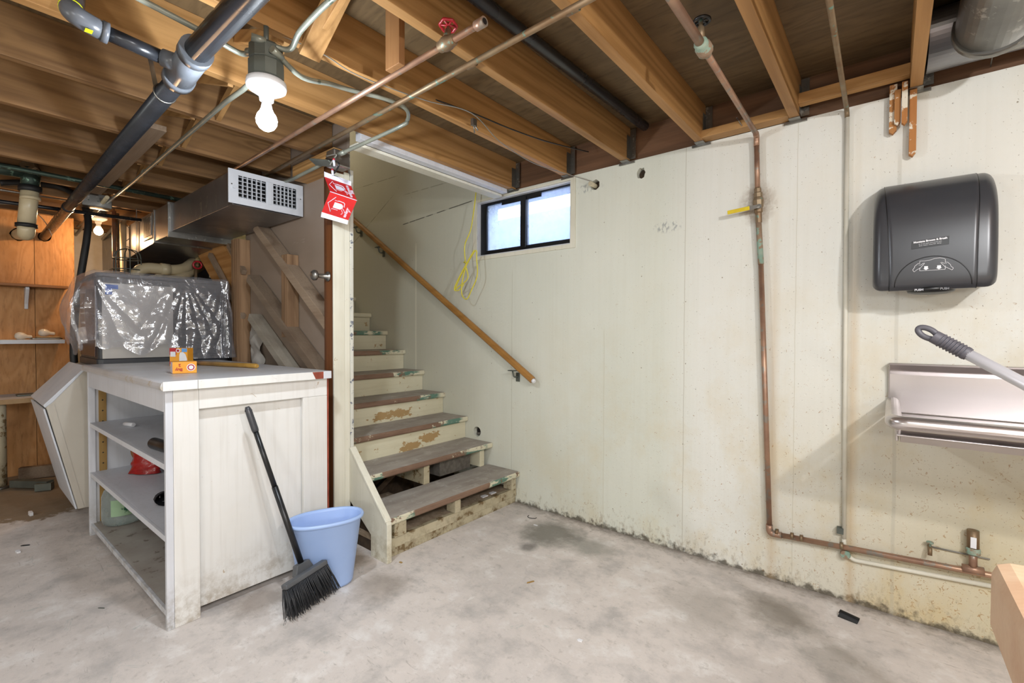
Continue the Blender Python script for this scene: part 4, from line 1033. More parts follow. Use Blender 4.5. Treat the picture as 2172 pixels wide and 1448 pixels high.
# ceiling wires
w1 = [PX(660, 95, z=2.20), PX(760, 150, z=2.17), PX(900, 203, z=2.16), PX(1003, 240, z=2.15), PX(1080, 272, z=2.15), PX(1160, 300, z=2.16), PX(1248, 322, z=2.2)]
tag(MB().tube(smooth(w1, 8), .0032, 6).build('cable', BLACK), 'black cable stapled along the joists to the wall', 'cable')
w2 = [PX(560, 60, z=2.12), PX(680, 112, z=2.11), PX(760, 160, z=2.10), PX(900, 212, z=2.10), PX(1000, 240, z=2.105), PX(1060, 300, z=2.10), PX(1130, 345, z=2.10), PX(1200, 368, z=2.10), PX(1255, 385, y=2.42)]
tag(MB().tube(smooth(w2, 8), .0022, 6).build('wire', GREYW), 'thin pale wire drooping below the joists to a wall hole', 'wire')
q = PX(1005, 262, z=2.10)
m = MB(); m.box(q.x-.008, q.x+.008, q.y-.012, q.y+.012, q.z-.01, q.z+.02); m.tube([q, q+Vector((.015, .01, -.03))], .004, 6); m.tube([q, q+Vector((-.01, .015, -.035))], .003, 6)
tag(m.build('wire_clamp', GALV), 'little metal clamp dangling where thin wire crosses the joist', 'clamp')

# ================================================================== COUNTER
ct = thing('counter', 'white painted wooden counter with three open shelves facing the camera', 'counter', (-2.8, .83, 0))
cx0, cx1, cy0, cy1 = -3.49, -2.13, .50, 1.165
# corner post and rails
MB().box(cx1-.02, cx1, cy0+.025, cy0+.112, 0, .925).build('corner_post', WHITE, ct, .002)
MB().box(cx1-.02, cx1, cy0, cy0+.0245, 0, .925).build('corner_post', WHITE2, ct, .002)
MB().box(cx1-.02, cx1, cy0+.1125, cy1-.005, .842, .925).build('top_rail', WHITE, ct, .002)
MB().box(cx1-.02, cx1, cy1-.125, cy1-.005, .04, .8415).build('end_stile', WHITE, ct, .002)
MB().box(cx1-.045, cx1-.03, cy0+.06, cy1-.01, .03, .93).build('side_panel', WHITE, ct, .001)
MB().box(cx1-.06, cx1-.003, cy1-.0045, cy1+.006, .02, .925).build('raw_edge_strip', REDBR, ct, .001)
MB().box(cx0, cx0+.022, cy0, cy0+.03, 0, .925).build('corner_post', WHITE2, ct, .002)
MB().box(cx0, cx0+.012, cy0+.03, cy1, .02, .925).build('end_panel', WHITE2, ct, .001)
MB().box(cx0+.03, cx1-.0205, cy0, cy0+.02, .842, .925).build('front_rail', WHITE2, ct, .002)
MB().box(cx0+.012, cx1-.046, cy1-.018, cy1-.006, .05, .925).build('back_panel', WHITE2, ct)
for zz, mm in ((.068, GREYSH), (.358, WHITE2), (.638, WHITE2)):
    MB().box(cx0+.0225, cx1-.0205, cy0+.004, cy0+.016, zz-.022, zz+.0005).build('shelf_edge', WHITE2, ct, .001)
    MB().box(cx0+.013, cx1-.046, cy0+.0165, cy1-.019, zz-.020, zz).build('shelf', mm, ct, .001)
pgp = MB(); pgp.box(cx0+.0125, cx0+.02, cy0+.045, cy0+.078, .07, .92)
pgp.build('peg_strip', PEG, ct); hb = MB()
for k in range(12): hb.lathe((cx0+.0201, cy0+.0615, .16+.06*k), (1, 0, 0), [(.004, 0), (.003, .0006)], 8)
tag(hb.build('peg_holes', BLACK, ct), kind='stuff')
# countertop with rounded nosing and a missing bit of edge band
m = MB(); nz = [(cy0-.022, .945), (cy0-.018, .957), (cy0-.008, .9625), (cy1, .9625), (cy1, .9265), (cy0-.008, .9265), (cy0-.018, .930), (cy0-.022, .938)]
m.prism([(cx0-.03, a_, b_) for a_, b_ in nz], (cx1+.028-cx0+.03, 0, 0)).build('countertop', LAMIN, ct, .001)
ex = cx1+.0285
MB().box(ex, ex+.004, cy0-.015, .598, .927, .962).build('edge_band', WHITE, ct, .001)
MB().prism([(ex, .600, .927), (ex, 1.085, .927), (ex, 1.068, .962), (ex, .600, .962)], (.004, 0, 0)).build('edge_band', WHITE, ct, .001)
MB().box(ex-.0005, ex+.001, 1.06, 1.13, .928, .961).build('bare_edge', REDBR, ct)
MB().box(ex, ex+.004, 1.125, cy1, .927, .9625).build('edge_band', WHITE2, ct, .001)

# the counter stands about one degree off square
TH = math.radians(1.05); pv_ = Vector((cx0, cy0, 0)); dl = ct.location-pv_
ct.location = pv_+Vector((dl.x*math.cos(TH)-dl.y*math.sin(TH), dl.x*math.sin(TH)+dl.y*math.cos(TH), dl.z)); ct.rotation_euler = (0, 0, TH)

# things in the counter
jc = PX(233, 1100, z=.068)
jc.x, jc.y = -3.372, .628
jar = thing('glass_jar', 'big empty greenish glass jug on the bottom shelf of counter', 'jar', (jc.x, jc.y, .069))
MB().lathe((jc.x, jc.y, .0692), (0, 0, 1), [(.06, .0), (.085, .006), (.093, .03), (.094, .06), (.092, .16), (.082, .19), (.06, .21), (.03, .222), (.028, .235)], 40).build('glass', JARG, jar)
lg = MB(); lg.grid(lambda a_, b_: (jc.x+.0955*math.cos(-.75+1.3*a_), jc.y+.0955*math.sin(-.75+1.3*a_), .13+.09*b_), 14, 4).build('label', LABG, jar)
rc = PX(330, 958, z=.66)
t = MB(); t.lathe((-2.50, .572, .6625), (1, .12, 0), [(.004, 0), (.018, .0), (.0235, .004), (.0235, .22), (.02, .225)], 20)
tag(t.build('black_roll', BLACK), 'black plastic roll lying on the top shelf of the counter', 'roll')
pc = PX(268, 900, z=.65)
t = MB(); t.lathe((pc.x-.03, pc.y, .6495), (1, .35, 0), [(.011, 0), (.011, .07), (.010, .071)], 14)
tag(t.build('paper_roll', WPAP), 'small white paper curl on the top shelf of the counter', 'paper')
gc = PX(308, 1003, z=.359)
rb = thing('red_bag', 'crumpled red printed bag standing on the middle counter shelf', 'bag', (gc.x, gc.y, .359))
def bag(a_, b_):
    th_ = 2*PI*a_; w_ = .085*(1-.25*b_)+.006*mnoise.noise(Vector((math.cos(th_)*2, math.sin(th_)*2, b_*3))); dpt = .045*(1-.75*b_)
    return (gc.x+w_*math.cos(th_)*.8+.01*mnoise.noise(Vector((a_*9, b_*6, 1))), gc.y+dpt*math.sin(th_)+w_*math.cos(th_)*.5+.01*mnoise.noise(Vector((a_*9, b_*6, 5))), .362+.15*b_+.006*mnoise.noise(Vector((a_*5, 2, 3)))*b_)
MB().grid(bag, 40, 16, closed=True).build('film', REDBAG, rb)
MB().grid(lambda a_, b_: (gc.x-.12+.035*a_+.012*math.sin(5*b_), gc.y-.03+.02*a_+.01*math.sin(7*b_), .362+.15*b_*(1-.15*a_)), 4, 10).build('torn_flap', BRPAP, rb)
bc = PX(322, 1058, z=.365)
t = MB(); t.grid(lambda a_, b_: (bc.x+.0+.13*a_, bc.y+.03+.045*math.sin(2*PI*b_)*(.04+.96*a_**.5)*(1+.2*math.sin(9*a_)), .3595+.003+.028*(1-math.cos(2*PI*b_))*(.1+.9*a_**.5)+.006*math.sin(11*a_+6*b_)), 14, 16)
tag(t.build('black_cloth', BLKCL), 'crumpled black bag on the middle shelf by corner post', 'bag')
print('shelf items', jc, rc, pc, gc, bc)

# on the counter
def carton(name, label, o, r, w, d, h, mats, prints):
    o = Vector(o); r = Vector(r).normalized(); bk = Vector((-r.y, r.x, 0)); up = Vector((0, 0, 1))
    t = thing(name, label, 'carton', o)
    MB().prism([o, o+r*w, o+r*w+bk*d, o+bk*d], up*h).build('box', mats, t, .001)
    for (nm, m_, a0, a1, b0, b1) in prints:
        MB().prism([o+r*w*a_+up*h*b_-bk*.0008 for a_, b_ in rect(a0, a1, b0, b1)], bk*.0007).build(nm, m_, t)
    return t, o, r, bk, up
cq = PX(366, 792.5, z=.9635); cr = PX(411, 790.5, z=.9635)
t, o, r, bk, up = carton('baking_soda_box', 'yellow orange carton lying in front on the counter top', cq, cr-cq, max(.09, (cr-cq).length), .085, .052, ORNG, [])
MB().prism([o-r*.0008+bk*a_+up*b_ for a_, b_ in rect(.002, .073, .002, .05)], r*.0007).build('end_flap', WPAP, t)
MB().prism([o-r*.0012+bk*a_+up*b_ for a_, b_ in rect(.004, .018, .004, .048)], r*.0007).build('end_print', REDC, t)
lt = MB(); lt.text('Buy', .018, o+r*.023+up*.017-bk*.001, -r, -up, .0005); lt.text('2', .017, o+r*.026+up*.037-bk*.001, -r, -up, .0005); lt.build('lettering', REDC, t)
MB().lathe(o+r*(max(.09, (cr-cq).length)-.022)+up*.026, -bk, [(.0165, 0), (.0165, .0012)], 24).build('round_print', WPAP, t)
MB().lathe(o+r*(max(.09, (cr-cq).length)-.022)+up*.026-bk*.0012, -bk, [(.0135, 0), (.0135, .0004)], 24).build('round_print_ring', REDC, t)
MB().lathe(o+r*(max(.09, (cr-cq).length)-.022)+up*.026-bk*.0016, -bk, [(.009, 0), (.009, .0004)], 24).build('round_print_centre', WPAP, t)
cq = PX(360, 776, z=.9635); cr = PX(406, 776, z=.9635)
o2 = Vector((cq.x, cq.y, .9635)); rr = (cr-cq); ww_ = rr.length*.82
t, o, r, bk, up = carton('baking_soda_box', 'upright yellow orange carton standing behind the lying carton', o2, rr, ww_, .05, .098, ORNG,
    [('red_corner', REDC, 0, .38, .62, 1), ('blue_flash', BLUEC, .68, .98, .78, .98), ('red_ribbon', REDC, 0, .36, .10, .26)])
MB().prism([o+r*ww_*a_+up*.098*b_-bk*.0016 for a_, b_ in rect(.05, .34, .52, .80)], bk*.0006).build('price_tag', WPAP, t)
MB().prism([o+r*ww_*a_+up*.098*b_-bk*.0016 for a_, b_ in [(.55, .02), (.55, .6), (.6, .76), (.75, .78), (.9, .66), (.98, .4), (.97, .02)]], bk*.0006).build('white_shape', WPAP, t)
MB().lathe(o+r*ww_*.48+up*.084, -bk, [(.011, 0), (.011, .0012)], 20).build('round_print', WPAP, t)
MB().lathe(o+r*ww_*.48+up*.084-bk*.0012, -bk, [(.007, 0), (.007, .0005)], 20).build('round_print_ring', REDC, t)
# wooden stick on the counter
a = PX(410, 769, z=.975); b = PX(546, 776, z=.975); 
tag(MB().tube([a+(a-b)*.0, b-(b-a).normalized()*.01, b], [.0125, .0125, .009], 16).build('wooden_stick', STICK), 'round yellowish wooden handle lying along the counter top', 'stick')

# ================================================================== ICE MACHINE, FILM, BIN
MX = -3.6
im = thing('ice_machine', 'grey metal ice machine head under a clear plastic sheet', 'ice machine', (-3.9, .95, .945))
def rbox(x0, x1, y0, y1, z0, z1, r, n=6):
    P_ = []
    for cx_, cy_, s0 in ((x1-r, y1-r, 0), (x0+r, y1-r, 1), (x0+r, y0+r, 2), (x1-r, y0+r, 3)):
        for k in range(n+1):
            th_ = (s0+k/n)*PI/2; P_.append((cx_+r*math.cos(th_), cy_+r*math.sin(th_), z0))
    return MB().prism(P_, (0, 0, z1-z0))
rbox(-4.18, MX-.004, .56, 1.26, .946, .985, .03).build('base', MDARK, im, .002)
rbox(-4.17, MX-.006, .565, 1.25, .985, 1.475, .035).build('cabinet', MDARK, im, .003)
rbox(-4.175, MX-.002, .56, 1.26, 1.4755, 1.50, .03).build('top_cap', MDARK, im, .005)
MB().box(MX-.0055, MX, .585, .935, .988, 1.44).build('side_panel', MACH, im, .002)
MB().box(MX-.055, MX-.03, .560, .5645, 1.06, 1.42).build('front_trim', MACH, im, .001)
MB().box(-4.12, MX-.06, .5598, .5645, 1.0, 1.46).build('front_panel', simple('front_dark_panel', '#5a3a2c', '#4a4244', .25, .3, 3), im, .002)
for k in range(13):
    zz = 1.0+.033*k
    MB().bar((MX-.007, .945, zz), (MX-.007, 1.22, zz), .006, .018, (.35, 0, 1)).build('louvre', MDARK, im)
MB().prism([(MX+.0006, .60, 1.43), (MX+.0006, .66, 1.43), (MX+.0006, .66, 1.405), (MX+.0006, .632, 1.405), (MX+.0006, .632, 1.37), (MX+.0006, .60, 1.37)], (.0005, 0, 0)).build('blue_sticker', BLUES, im)

def film():
    path = [(-4.19, .535), (-3.95, .530), (-3.62, .535), (-3.578, .56), (-3.575, .78), (-3.572, 1.0), (-3.57, 1.185), (-3.60, 1.256), (-4.1, 1.262)]
    P_ = smooth([(a_, b_, 0) for a_, b_ in path], 12); n_ = len(P_)
    cen = Vector((-3.9, .95, 0))
    def f(a_, b_):
        i = a_*(n_-1); k = int(min(i, n_-2)); p = P_[k].lerp(P_[k+1], i-k); out = (p-cen); out.z = 0; out.normalize()
        tn = (P_[k+1]-P_[k]).normalized(); nn = Vector((tn.y, -tn.x, 0))
        bot = 1.055+.03*math.sin(a_*23)+.02*math.sin(a_*61)
        if a_ > .62: bot = .975
        if .56 < a_ <= .62: bot = 1.05-.075*(a_-.56)/.06
        if b_ < .22:   # top cover
            t_ = b_/.22; q_ = cen.lerp(Vector((p.x, p.y, 0)), .15+.85*t_); z_ = 1.508+.006*mnoise.noise(Vector((q_.x*9, q_.y*9, 0)))
            sag = 0
            if a_ > .62: z_ -= 0
            return (q_.x, q_.y, z_+.004)
        t_ = (b_-.22)/.78; z_ = 1.503-(1.503-bot)*t_
        s_ = a_*6
        # folds fanning from gather points
        fold = 0
        for g, zg in ((.34, 1.5), (.62, 1.46), (.80, 1.5)):
            ang = math.atan2((a_-g)*3.2, max(zg-z_, .02)+.03); rad = math.hypot((a_-g)*3.2, zg-z_)
            fold += .014*min(rad*3, 1.2)*math.exp(-((a_-g)*5)**2)*(abs(math.sin(ang*9+g*20+1.5*mnoise.noise(Vector((ang*2, rad*2, g)))))-.4)
        fold += .016*mnoise.noise(Vector((a_*9, z_*5, 3)))+.010*abs(mnoise.noise(Vector((a_*26, z_*12, 7))))+.005*abs(mnoise.noise(Vector((a_*70, z_*34, 1))))
        bal = 0
        if a_ < .42: bal = .065*math.sin(PI*min(a_/.42, 1))*math.sin(PI*min(t_*1.05, 1))
        flare = .028*t_*(.5 if a_ > .85 else 1)
        q_ = p+nn*(fold*min(1, t_*4)+bal+flare+.012*t_)
        return (q_.x, q_.y, z_)
    t = MB(); t.grid(f, 220, 90)
    return tag(t.build('plastic_sheet', FILM), 'clear crinkled plastic sheet draped over the ice machine', 'plastic sheet')
film()
def bin_():
    t = thing('ice_bin', 'white ice storage bin with slanted front left of the counter', 'ice bin', (-3.9, .8, 0))
    xa, xb = MX-.01, -4.2
    pr = [(.56, .943), (.50, .925), (.345, .735), (.47, .125), (.90, .125), (.90, .943)]
    MB().prism([(xb, a_, b_) for a_, b_ in pr], (xa-xb, 0, 0)).build('body', BINW, t, .006)
    pr2 = [(.36, .728), (.375, .715), (.49, .145), (.475, .13)]
    MB().prism([(xa+.0005, a_, b_) for a_, b_ in [(.356, .737), (.380, .742), (.498, .132), (.474, .130)]], (.0015, 0, 0)).build('side_trim', BINW, t)
    MB().prism([(xb-.003, a_, b_) for a_, b_ in [(.53, .94), (.515, .951), (.335, .742), (.343, .727), (.37, .75), (.5, .915)]], (xa-xb+.006, 0, 0)).build('slanted_lid', WPLAST, t, .003)
    MB().prism([(xb-.003, a_, b_) for a_, b_ in [(.335, .720), (.343, .722), (.468, .13), (.46, .13)]], (xa-xb+.006, 0, 0)).build('front_panel', WPLAST, t, .002)
    for x_ in (-4.15, MX-.07):
        for y_ in (.55, .84): MB().tube([(x_, y_, 0), (x_, y_, .13)], [.018, .022], 12).build('leg', GALV, t)
bin_()

# ================================================================== PLYWOOD WALL with shelves
WLX = -5.37
q1 = PX(40, 497, x=WLX); q2 = PX(95, 502, x=WLX)
wl = bpy.data.objects.new('wall_left', None); wl.location = (WLX, 0, 0); col.objects.link(wl); struct(wl)
t3x = lambda a_, b_, d_: (WLX-d_, a_, b_)
ys = [-3.6, -2.2, -.95, .46]
seam = PX(75, 700, x=WLX).y
plate(MB(), rect(seam+.0015, .69, 0, 2.10), [circ(q2.y, q2.z, .040, 18, jag=.003)], t3x, .014).build('plywood_sheet', PLYO, wl)
plate(MB(), rect(-.75, seam-.0015, 0, 2.10), [circ(q1.y, q1.z, .05, 18, jag=.004)], t3x, .014).build('plywood_sheet', PLYO, wl)
MB().box(WLX-.014, WLX, -1.97, -.753, 0, 2.10).build('plywood_sheet', PLYO, wl); MB().box(WLX-.014, WLX, -3.58, -1.973, 0, 2.10).build('plywood_sheet', PLYO, wl)
MB().box(WLX-.10, WLX-.0145, .62, .70, 0, 2.11).build('end_stud', STUDL, wl, .002)
MB().box(WLX-.10, WLX-.0145, -3.58, .60, 2.06, 2.11).build('top_plate', JOIST, wl)
MB().box(WLX-.3, WLX-.12, -.75, .62, 0, 2.11).build('wall_core', VOID, wl)
# shelf boards
def shelf(z_, dpt, th, mat, label, yb=.655, edge=None, brk=None):
    t = thing('wall_shelf', label, 'shelf', (WLX+dpt/2, .2, z_))
    MB().box(WLX+.001, WLX+dpt, -.7, yb, z_-th, z_).build('board', mat, t, .003)
    if edge: MB().box(WLX+dpt+.0005, WLX+dpt+.006, -.7, yb, z_-th, z_).build('edge_band', edge, t, .001)
    if brk is not None:
        m = MB(); m.prism([(WLX+.001, brk, z_-th-.001), (WLX+dpt*.8, brk, z_-th-.001), (WLX+dpt*.8, brk, z_-th-.02), (WLX+.03, brk, z_-th-.13), (WLX+.02, brk, z_-th-.17), (WLX+.001, brk, z_-th-.17)], (0, .022, 0)); m.build('bracket', WPLAST, t, .004)
    return t
shelf(1.52, .16, .022, SHELFW, 'upper brown wooden shelf on the orange plywood wall', .64, None, .40)
shelf(1.085, .28, .03, WHITE2, 'middle white shelf holding loose bulbs on plywood wall', .60, WPLAST)
tb_ = shelf(.655, .42, .035, WHITE2, 'low white table board against the plywood wall', .52, CARD)
MB().tube([(WLX+.34, .235, 0), (WLX+.34, .235, .62)], .042, 20).build('table_leg', KICK, tb_)
MB().lathe((WLX+.34, .235, 0), (0, 0, 1), [(.06, 0), (.06, .012), (.045, .02)], 20).build('leg_foot', GALV, tb_)
for (u, v, lab, dx) in ((42, 702, 'loose frosted light bulb on the middle shelf, left one', 0), (92, 700, 'loose frosted light bulb on the flat tin, middle shelf', .02)):
    p = PX(u, v, x=WLX+.15); zz = 1.086+(.026 if u > 60 else 0)
    m = MB(); m.lathe((p.x, p.y-.03, zz+.0305), (0, 1, -.12), [(.001, 0), (.018, .004), (.029, .018), (.031, .032), (.026, .05), (.016, .066), (.0135, .07), (.0135, .092), (.006, .098)], 20)
    tag(m.build('light_bulb', BULBO), lab, 'bulb')
p = PX(98, 709, x=WLX+.15)
m = rbox(p.x-.06, p.x+.05, p.y-.09, p.y+.09, 1.0865, 1.098, .02); tag(m.build('flat_tin', GALV, None, .003), 'flat metal tray lying on the middle shelf', 'tray')
m = rbox(p.x-.05, p.x+.045, p.y-.06, p.y+.08, 1.0985, 1.110, .02); tag(m.build('flat_tin', CARD, None, .003), 'smaller flat lid stacked on the metal tray', 'tray')
p = PX(62, 824, x=WLX+.22)
tag(rbox(p.x-.05, p.x+.05, p.y-.07, p.y+.09, .656, .668, .01).build('thin_book', BOXG, None, .002), 'thin dark flat case on the low table board', 'case')
# debris below the table
m = MB(); m.bar((-5.2, .35, .05), (-5.1, .62, .05), .05, .09); tag(m.build('board_scrap', STUDD), 'grey board scrap on the floor under the low table', 'scrap')
m = MB(); m.bar((-4.95, .30, .04), (-4.72, .47, .04), .05, .05); m.bar((-4.74, .40, .03), (-4.70, .48, .03), .05, .05); tag(m.build('metal_bracket', BOXG), 'dark metal bracket lying under the low table', 'bracket')

# far room behind: white wall, pipes, lamp
wf = struct(MB().box(-6.05, -5.95, .705, 1.10, 0, 2.11).build('wall_far', SUNLAP))
MB().box(-6.72, -6.6, 1.38, 2.44, 0, 2.11).build('dark_panel', VOID, wf)
MB().box(-5.949, -5.94, 1.06, 1.08, 1.0, 2.11).build('batten', STUDL, wf)
lampB = Vector((-5.02, .80, 2.0))
ceiling_lamp(lampB, 'distant warm lit bulb in white holder beyond the plywood wall', BULBW)
# black hose
hz = [PX(0, 388, x=-4.6), PX(60, 388, x=-4.6), PX(130, 398, x=-4.6), PX(172, 425, x=-4.5), PX(186, 460, x=-4.45), PX(185, 500, x=-4.4), PX(172, 580, x=-4.38), PX(160, 660, x=-4.38), PX(156, 740, x=-4.38), PX(160, 800, x=-4.38)]
tag(MB().tube(smooth(hz, 8), .021, 14).build('black_hose', RUBBER), 'thick black hose hanging down behind the ice machine', 'hose')
# green patinated drain + white pipe into plywood
gp = thing('vent_pipe', 'greenish copper elbow joined to cream pipe entering the plywood', 'pipe', tuple(q1))
gA = PX(-60, 348, x=-4.2); gB = PX(66, 368, x=-4.2); gC = PX(64, 400, x=-4.2); gD = PX(56, 478, x=-4.25); 
MB().tube([gA, gB], .036, 20).build('green_pipe', DARKG, gp); MB().tube([gB+Vector((0, 0, .03)), gC], .045, 20).build('green_elbow', DARKG, gp)
MB().lathe(gB+Vector((0, -.0, .03)), (0.6, -.3, .2), [(.046, 0), (.046, .03), (.036, .04), (.02, .041)], 6, False).build('cleanout_plug', COPPERG, gp)
MB().tube([gC+Vector((0, 0, .015)), gC-Vector((0, 0, .02))], .055, 20).build('rubber_coupling', RUBBER, gp)
MB().tube([gC, gD], .043, 20).build('cream_pipe', PVC, gp); MB().tube([gC-Vector((0, 0, .05)), gC-Vector((0, 0, .07))], .048, 20).build('socket_rim', PVC, gp)
MB().tube([gD+Vector((0, 0, .01)), gD-Vector((0, 0, .012))], .052, 20).build('rubber_coupling', RUBBER, gp)
MB().tube(bend([gD, gD-Vector((.02, 0, .05)), q1+Vector((.0, 0, 0)), q1+Vector((-.08, 0, 0))], .08), .042, 20).build('cream_elbow', PVC, gp)
# thin pipes across the joists at left
def across(u0, v0, u1, v1, x_, r, mat, name, label, cat='pipe'):
    a_ = PX(u0, v0, x=x_); b_ = PX(u1, v1, x=x_)
    tag(MB().tube([a_+(a_-b_)*.5, b_], r, 10).build(name, mat), label, cat)
across(90, 368, 393, 426, -3.95, .014, DARKG, 'thin_pipe', 'thin dark green pipe crossing towards the duct')
across(0, 427, 300, 467, -4.45, .013, ABS, 'black_pipe', 'thin straight black pipe crossing in front of the plywood')
across(0, 402, 300, 448, -4.75, .010, GALV, 'thin_conduit', 'thin grey conduit crossing behind the black pipe', 'conduit')
p = PX(205, 418, x=-4.35)
t = thing('metal_box', 'square galvanised electrical box under the joists at left', 'junction box', (p.x, p.y, p.z-.05))
MB().box(p.x-.05, p.x+.05, p.y-.085, p.y+.075, 2.02, 2.112).build('box_body', GALV, t, .004); sc = MB()
for a_ in (-.05, .0, .05): sc.lathe((p.x+.05, p.y+a_, 2.06), (1, 0, 0), [(.005, 0), (.004, .002)], 8)
sc.build('box_screws', BOXG, t)
a_ = PX(255, 505, x=-5.2); b_ = PX(330, 462, x=-4.7)
tag(MB().tube([(-5.9, a_.y, 2.04), (-4.75, .90, 2.05)], .013, 10).build('thin_conduit', GALV), 'bright thin pipe running beside the duct to the far wall', 'conduit')
tag(MB().tube([(-5.9, .78, 2.05), (-4.1, .70, 2.055)], .012, 10).build('thin_conduit', PVC), 'cream thin pipe just behind the end of big drain', 'conduit')
# water heater pipes, wire guard, box
for i, (u, rr_, mat, lab) in enumerate(((243, .014, COPPER, 'upright copper pipe left of the wire guard'), (250, .012, GALV, 'upright grey pipe behind the wire guard'), (262, .022, PVC, 'upright cream pipe right of the wire guard'))):
    a_ = PX(u, 560, x=-4.75-.08*i); tag(MB().tube([(a_.x, a_.y, .0), (a_.x, a_.y, 2.1)], rr_, 12).build('upright_pipe', mat), lab, 'pipe')
c_ = PX(270, 560, x=-4.5)
t = thing('wire_guard', 'dark domed wire lamp guard standing on the ice machine', 'guard', (c_.x, c_.y, 1.5))
gm = MB(); R_ = .085; cz_ = 1.78
for k in range(6):
    th_ = k*PI/3; pts = [(c_.x+R_*math.cos(th_), c_.y+R_*math.sin(th_), 1.515), (c_.x+R_*math.cos(th_), c_.y+R_*math.sin(th_), cz_-.07), (c_.x+R_*.7*math.cos(th_), c_.y+R_*.7*math.sin(th_), cz_-.02), (c_.x, c_.y, cz_)]
    gm.tube(smooth(pts, 5), .004, 6)
for zz in (1.62, 1.70): gm.tube([(c_.x+R_*1.02*math.cos(k*PI/12), c_.y+R_*1.02*math.sin(k*PI/12), zz) for k in range(24)], .004, 6, closed=True)
gm.build('guard_wires', BOXG, t)
p = PX(245, 578, x=-4.7); t = MB(); t.prism([(p.x, p.y-.09, 1.5), (p.x, p.y-.13, 1.575), (p.x, p.y-.06, 1.625), (p.x, p.y+.12, 1.62), (p.x, p.y+.16, 1.56), (p.x, p.y+.12, 1.5)], (-.2, 0, 0))
tag(t.build('tan_carton', CARD, None, .004), 'faceted tan box behind the ice machine top', 'box')
# PVC flue pipes
def pv(pts, r, lab):
    t = thing('pvc_pipe', lab, 'pipe', pts[0])
    P_ = bend(pts, .11, 8); MB().tube(P_, r, 18).build('pipe', PVC, t)
    for i in (1, len(P_)//2): 
        d_ = (P_[i+1]-P_[i]).normalized(); MB().tube([P_[i]-d_*.03, P_[i]+d_*.03], r*1.15, 18).build('coupling', PVC, t)
XX = -4.48
pv([PX(287, 640, x=XX), PX(287, 565, x=XX), PX(385, 575, x=XX), PX(425, 545, x=XX-.25)], .042, 'upper cream plastic flue pipe below the duct')
pv([PX(303, 650, x=XX+.06), PX(303, 590, x=XX+.06), PX(375, 595, x=XX+.06), PX(425, 566, x=XX-.2)], .036, 'lower cream plastic flue pipe below the duct')
p = PX(415, 563, x=-4.5)
t = thing('gate_valve', 'small red wheel valve on a brass pipe beyond the sheet', 'valve', tuple(p))
MB().tube([(p.x, p.y, p.z+.04), (p.x, p.y, p.z-.13), (p.x, p.y-.05, p.z-.15)], .013, 10).build('brass_pipe', COPPERG, t)
MB().lathe((p.x+.012, p.y, p.z), (1, 0, 0), [(.01, 0), (.01, .03)], 8).build('valve_stem', COPPERG, t)
MB().tube([(p.x+.045, p.y+.03*math.cos(k*PI/8), p.z+.03*math.sin(k*PI/8)) for k in range(16)], .008, 6, closed=True).build('red_wheel', REDV, t)
# dark clutter mass under the stairs behind
t = MB(); t.box(-6.5, -5.0, 1.7, 2.4, 0, 1.9); tag(t.build('furnace', MDARK, None, .02), 'dark furnace cabinet in the gloom beyond the ice machine', 'furnace')
# loose wires left
for i, (pts, lab) in enumerate((([(0, 432), (60, 440), (95, 470), (110, 500)], 'thin grey wire curving over the plywood top left'), ([(235, 450), (262, 470), (290, 505), (300, 520)], 'thin pale wire drooping by the duct end'), ([(245, 400), (242, 450), (252, 500)], 'thin dark wire hanging near the metal box'), ([(300, 470), (280, 500), (262, 520), (300, 530), (290, 545)], 'curly thin wire beside duct and wire guard'))):
    P_ = [PX(u, v, x=-4.9) for u, v in pts]; tag(MB().tube(smooth(P_, 6), .003, 6).build('wire', GREYW if i != 2 else BLACK), lab, 'wire')

# ================================================================== BUCKET AND BROOM
def bucket():
    c = Vector((-1.975, 1.085, 0)); ang = math.radians(68)
    t = thing('bucket', 'light blue oval plastic wastebasket between counter and stairs', 'bucket', c)
    ax = Vector((math.cos(ang), math.sin(ang), 0)); bx_ = Vector((-ax.y, ax.x, 0)); H_ = .315
    def ring(a_, rx, ry, z_):
        th_ = 2*PI*a_; n_ = 2.3; c1_ = math.cos(th_); s1_ = math.sin(th_)
        return c+ax*rx*math.copysign(abs(c1_)**(2/n_), c1_)+bx_*ry*math.copysign(abs(s1_)**(2/n_), s1_)+Vector((0, 0, z_))
    pr = [(.0, .0, .004), (.10, .055, .001), (.112, .066, .004), (.116, .070, .015), (.152, .091, H_-.02), (.155, .094, H_-.018), (.163, .102, H_-.016), (.166, .105, H_-.006), (.162, .101, H_), (.154, .093, H_-.001), (.150, .089, H_-.012), (.113, .067, .02), (.10, .055, .008), (0, 0, .008)]
    n_ = len(pr)-1
    MB().grid(lambda a_, b_: ring(a_, *pr[int(round(b_*n_))]), 56, n_, closed=True).build('shell', BLUEP, t)
bucket()
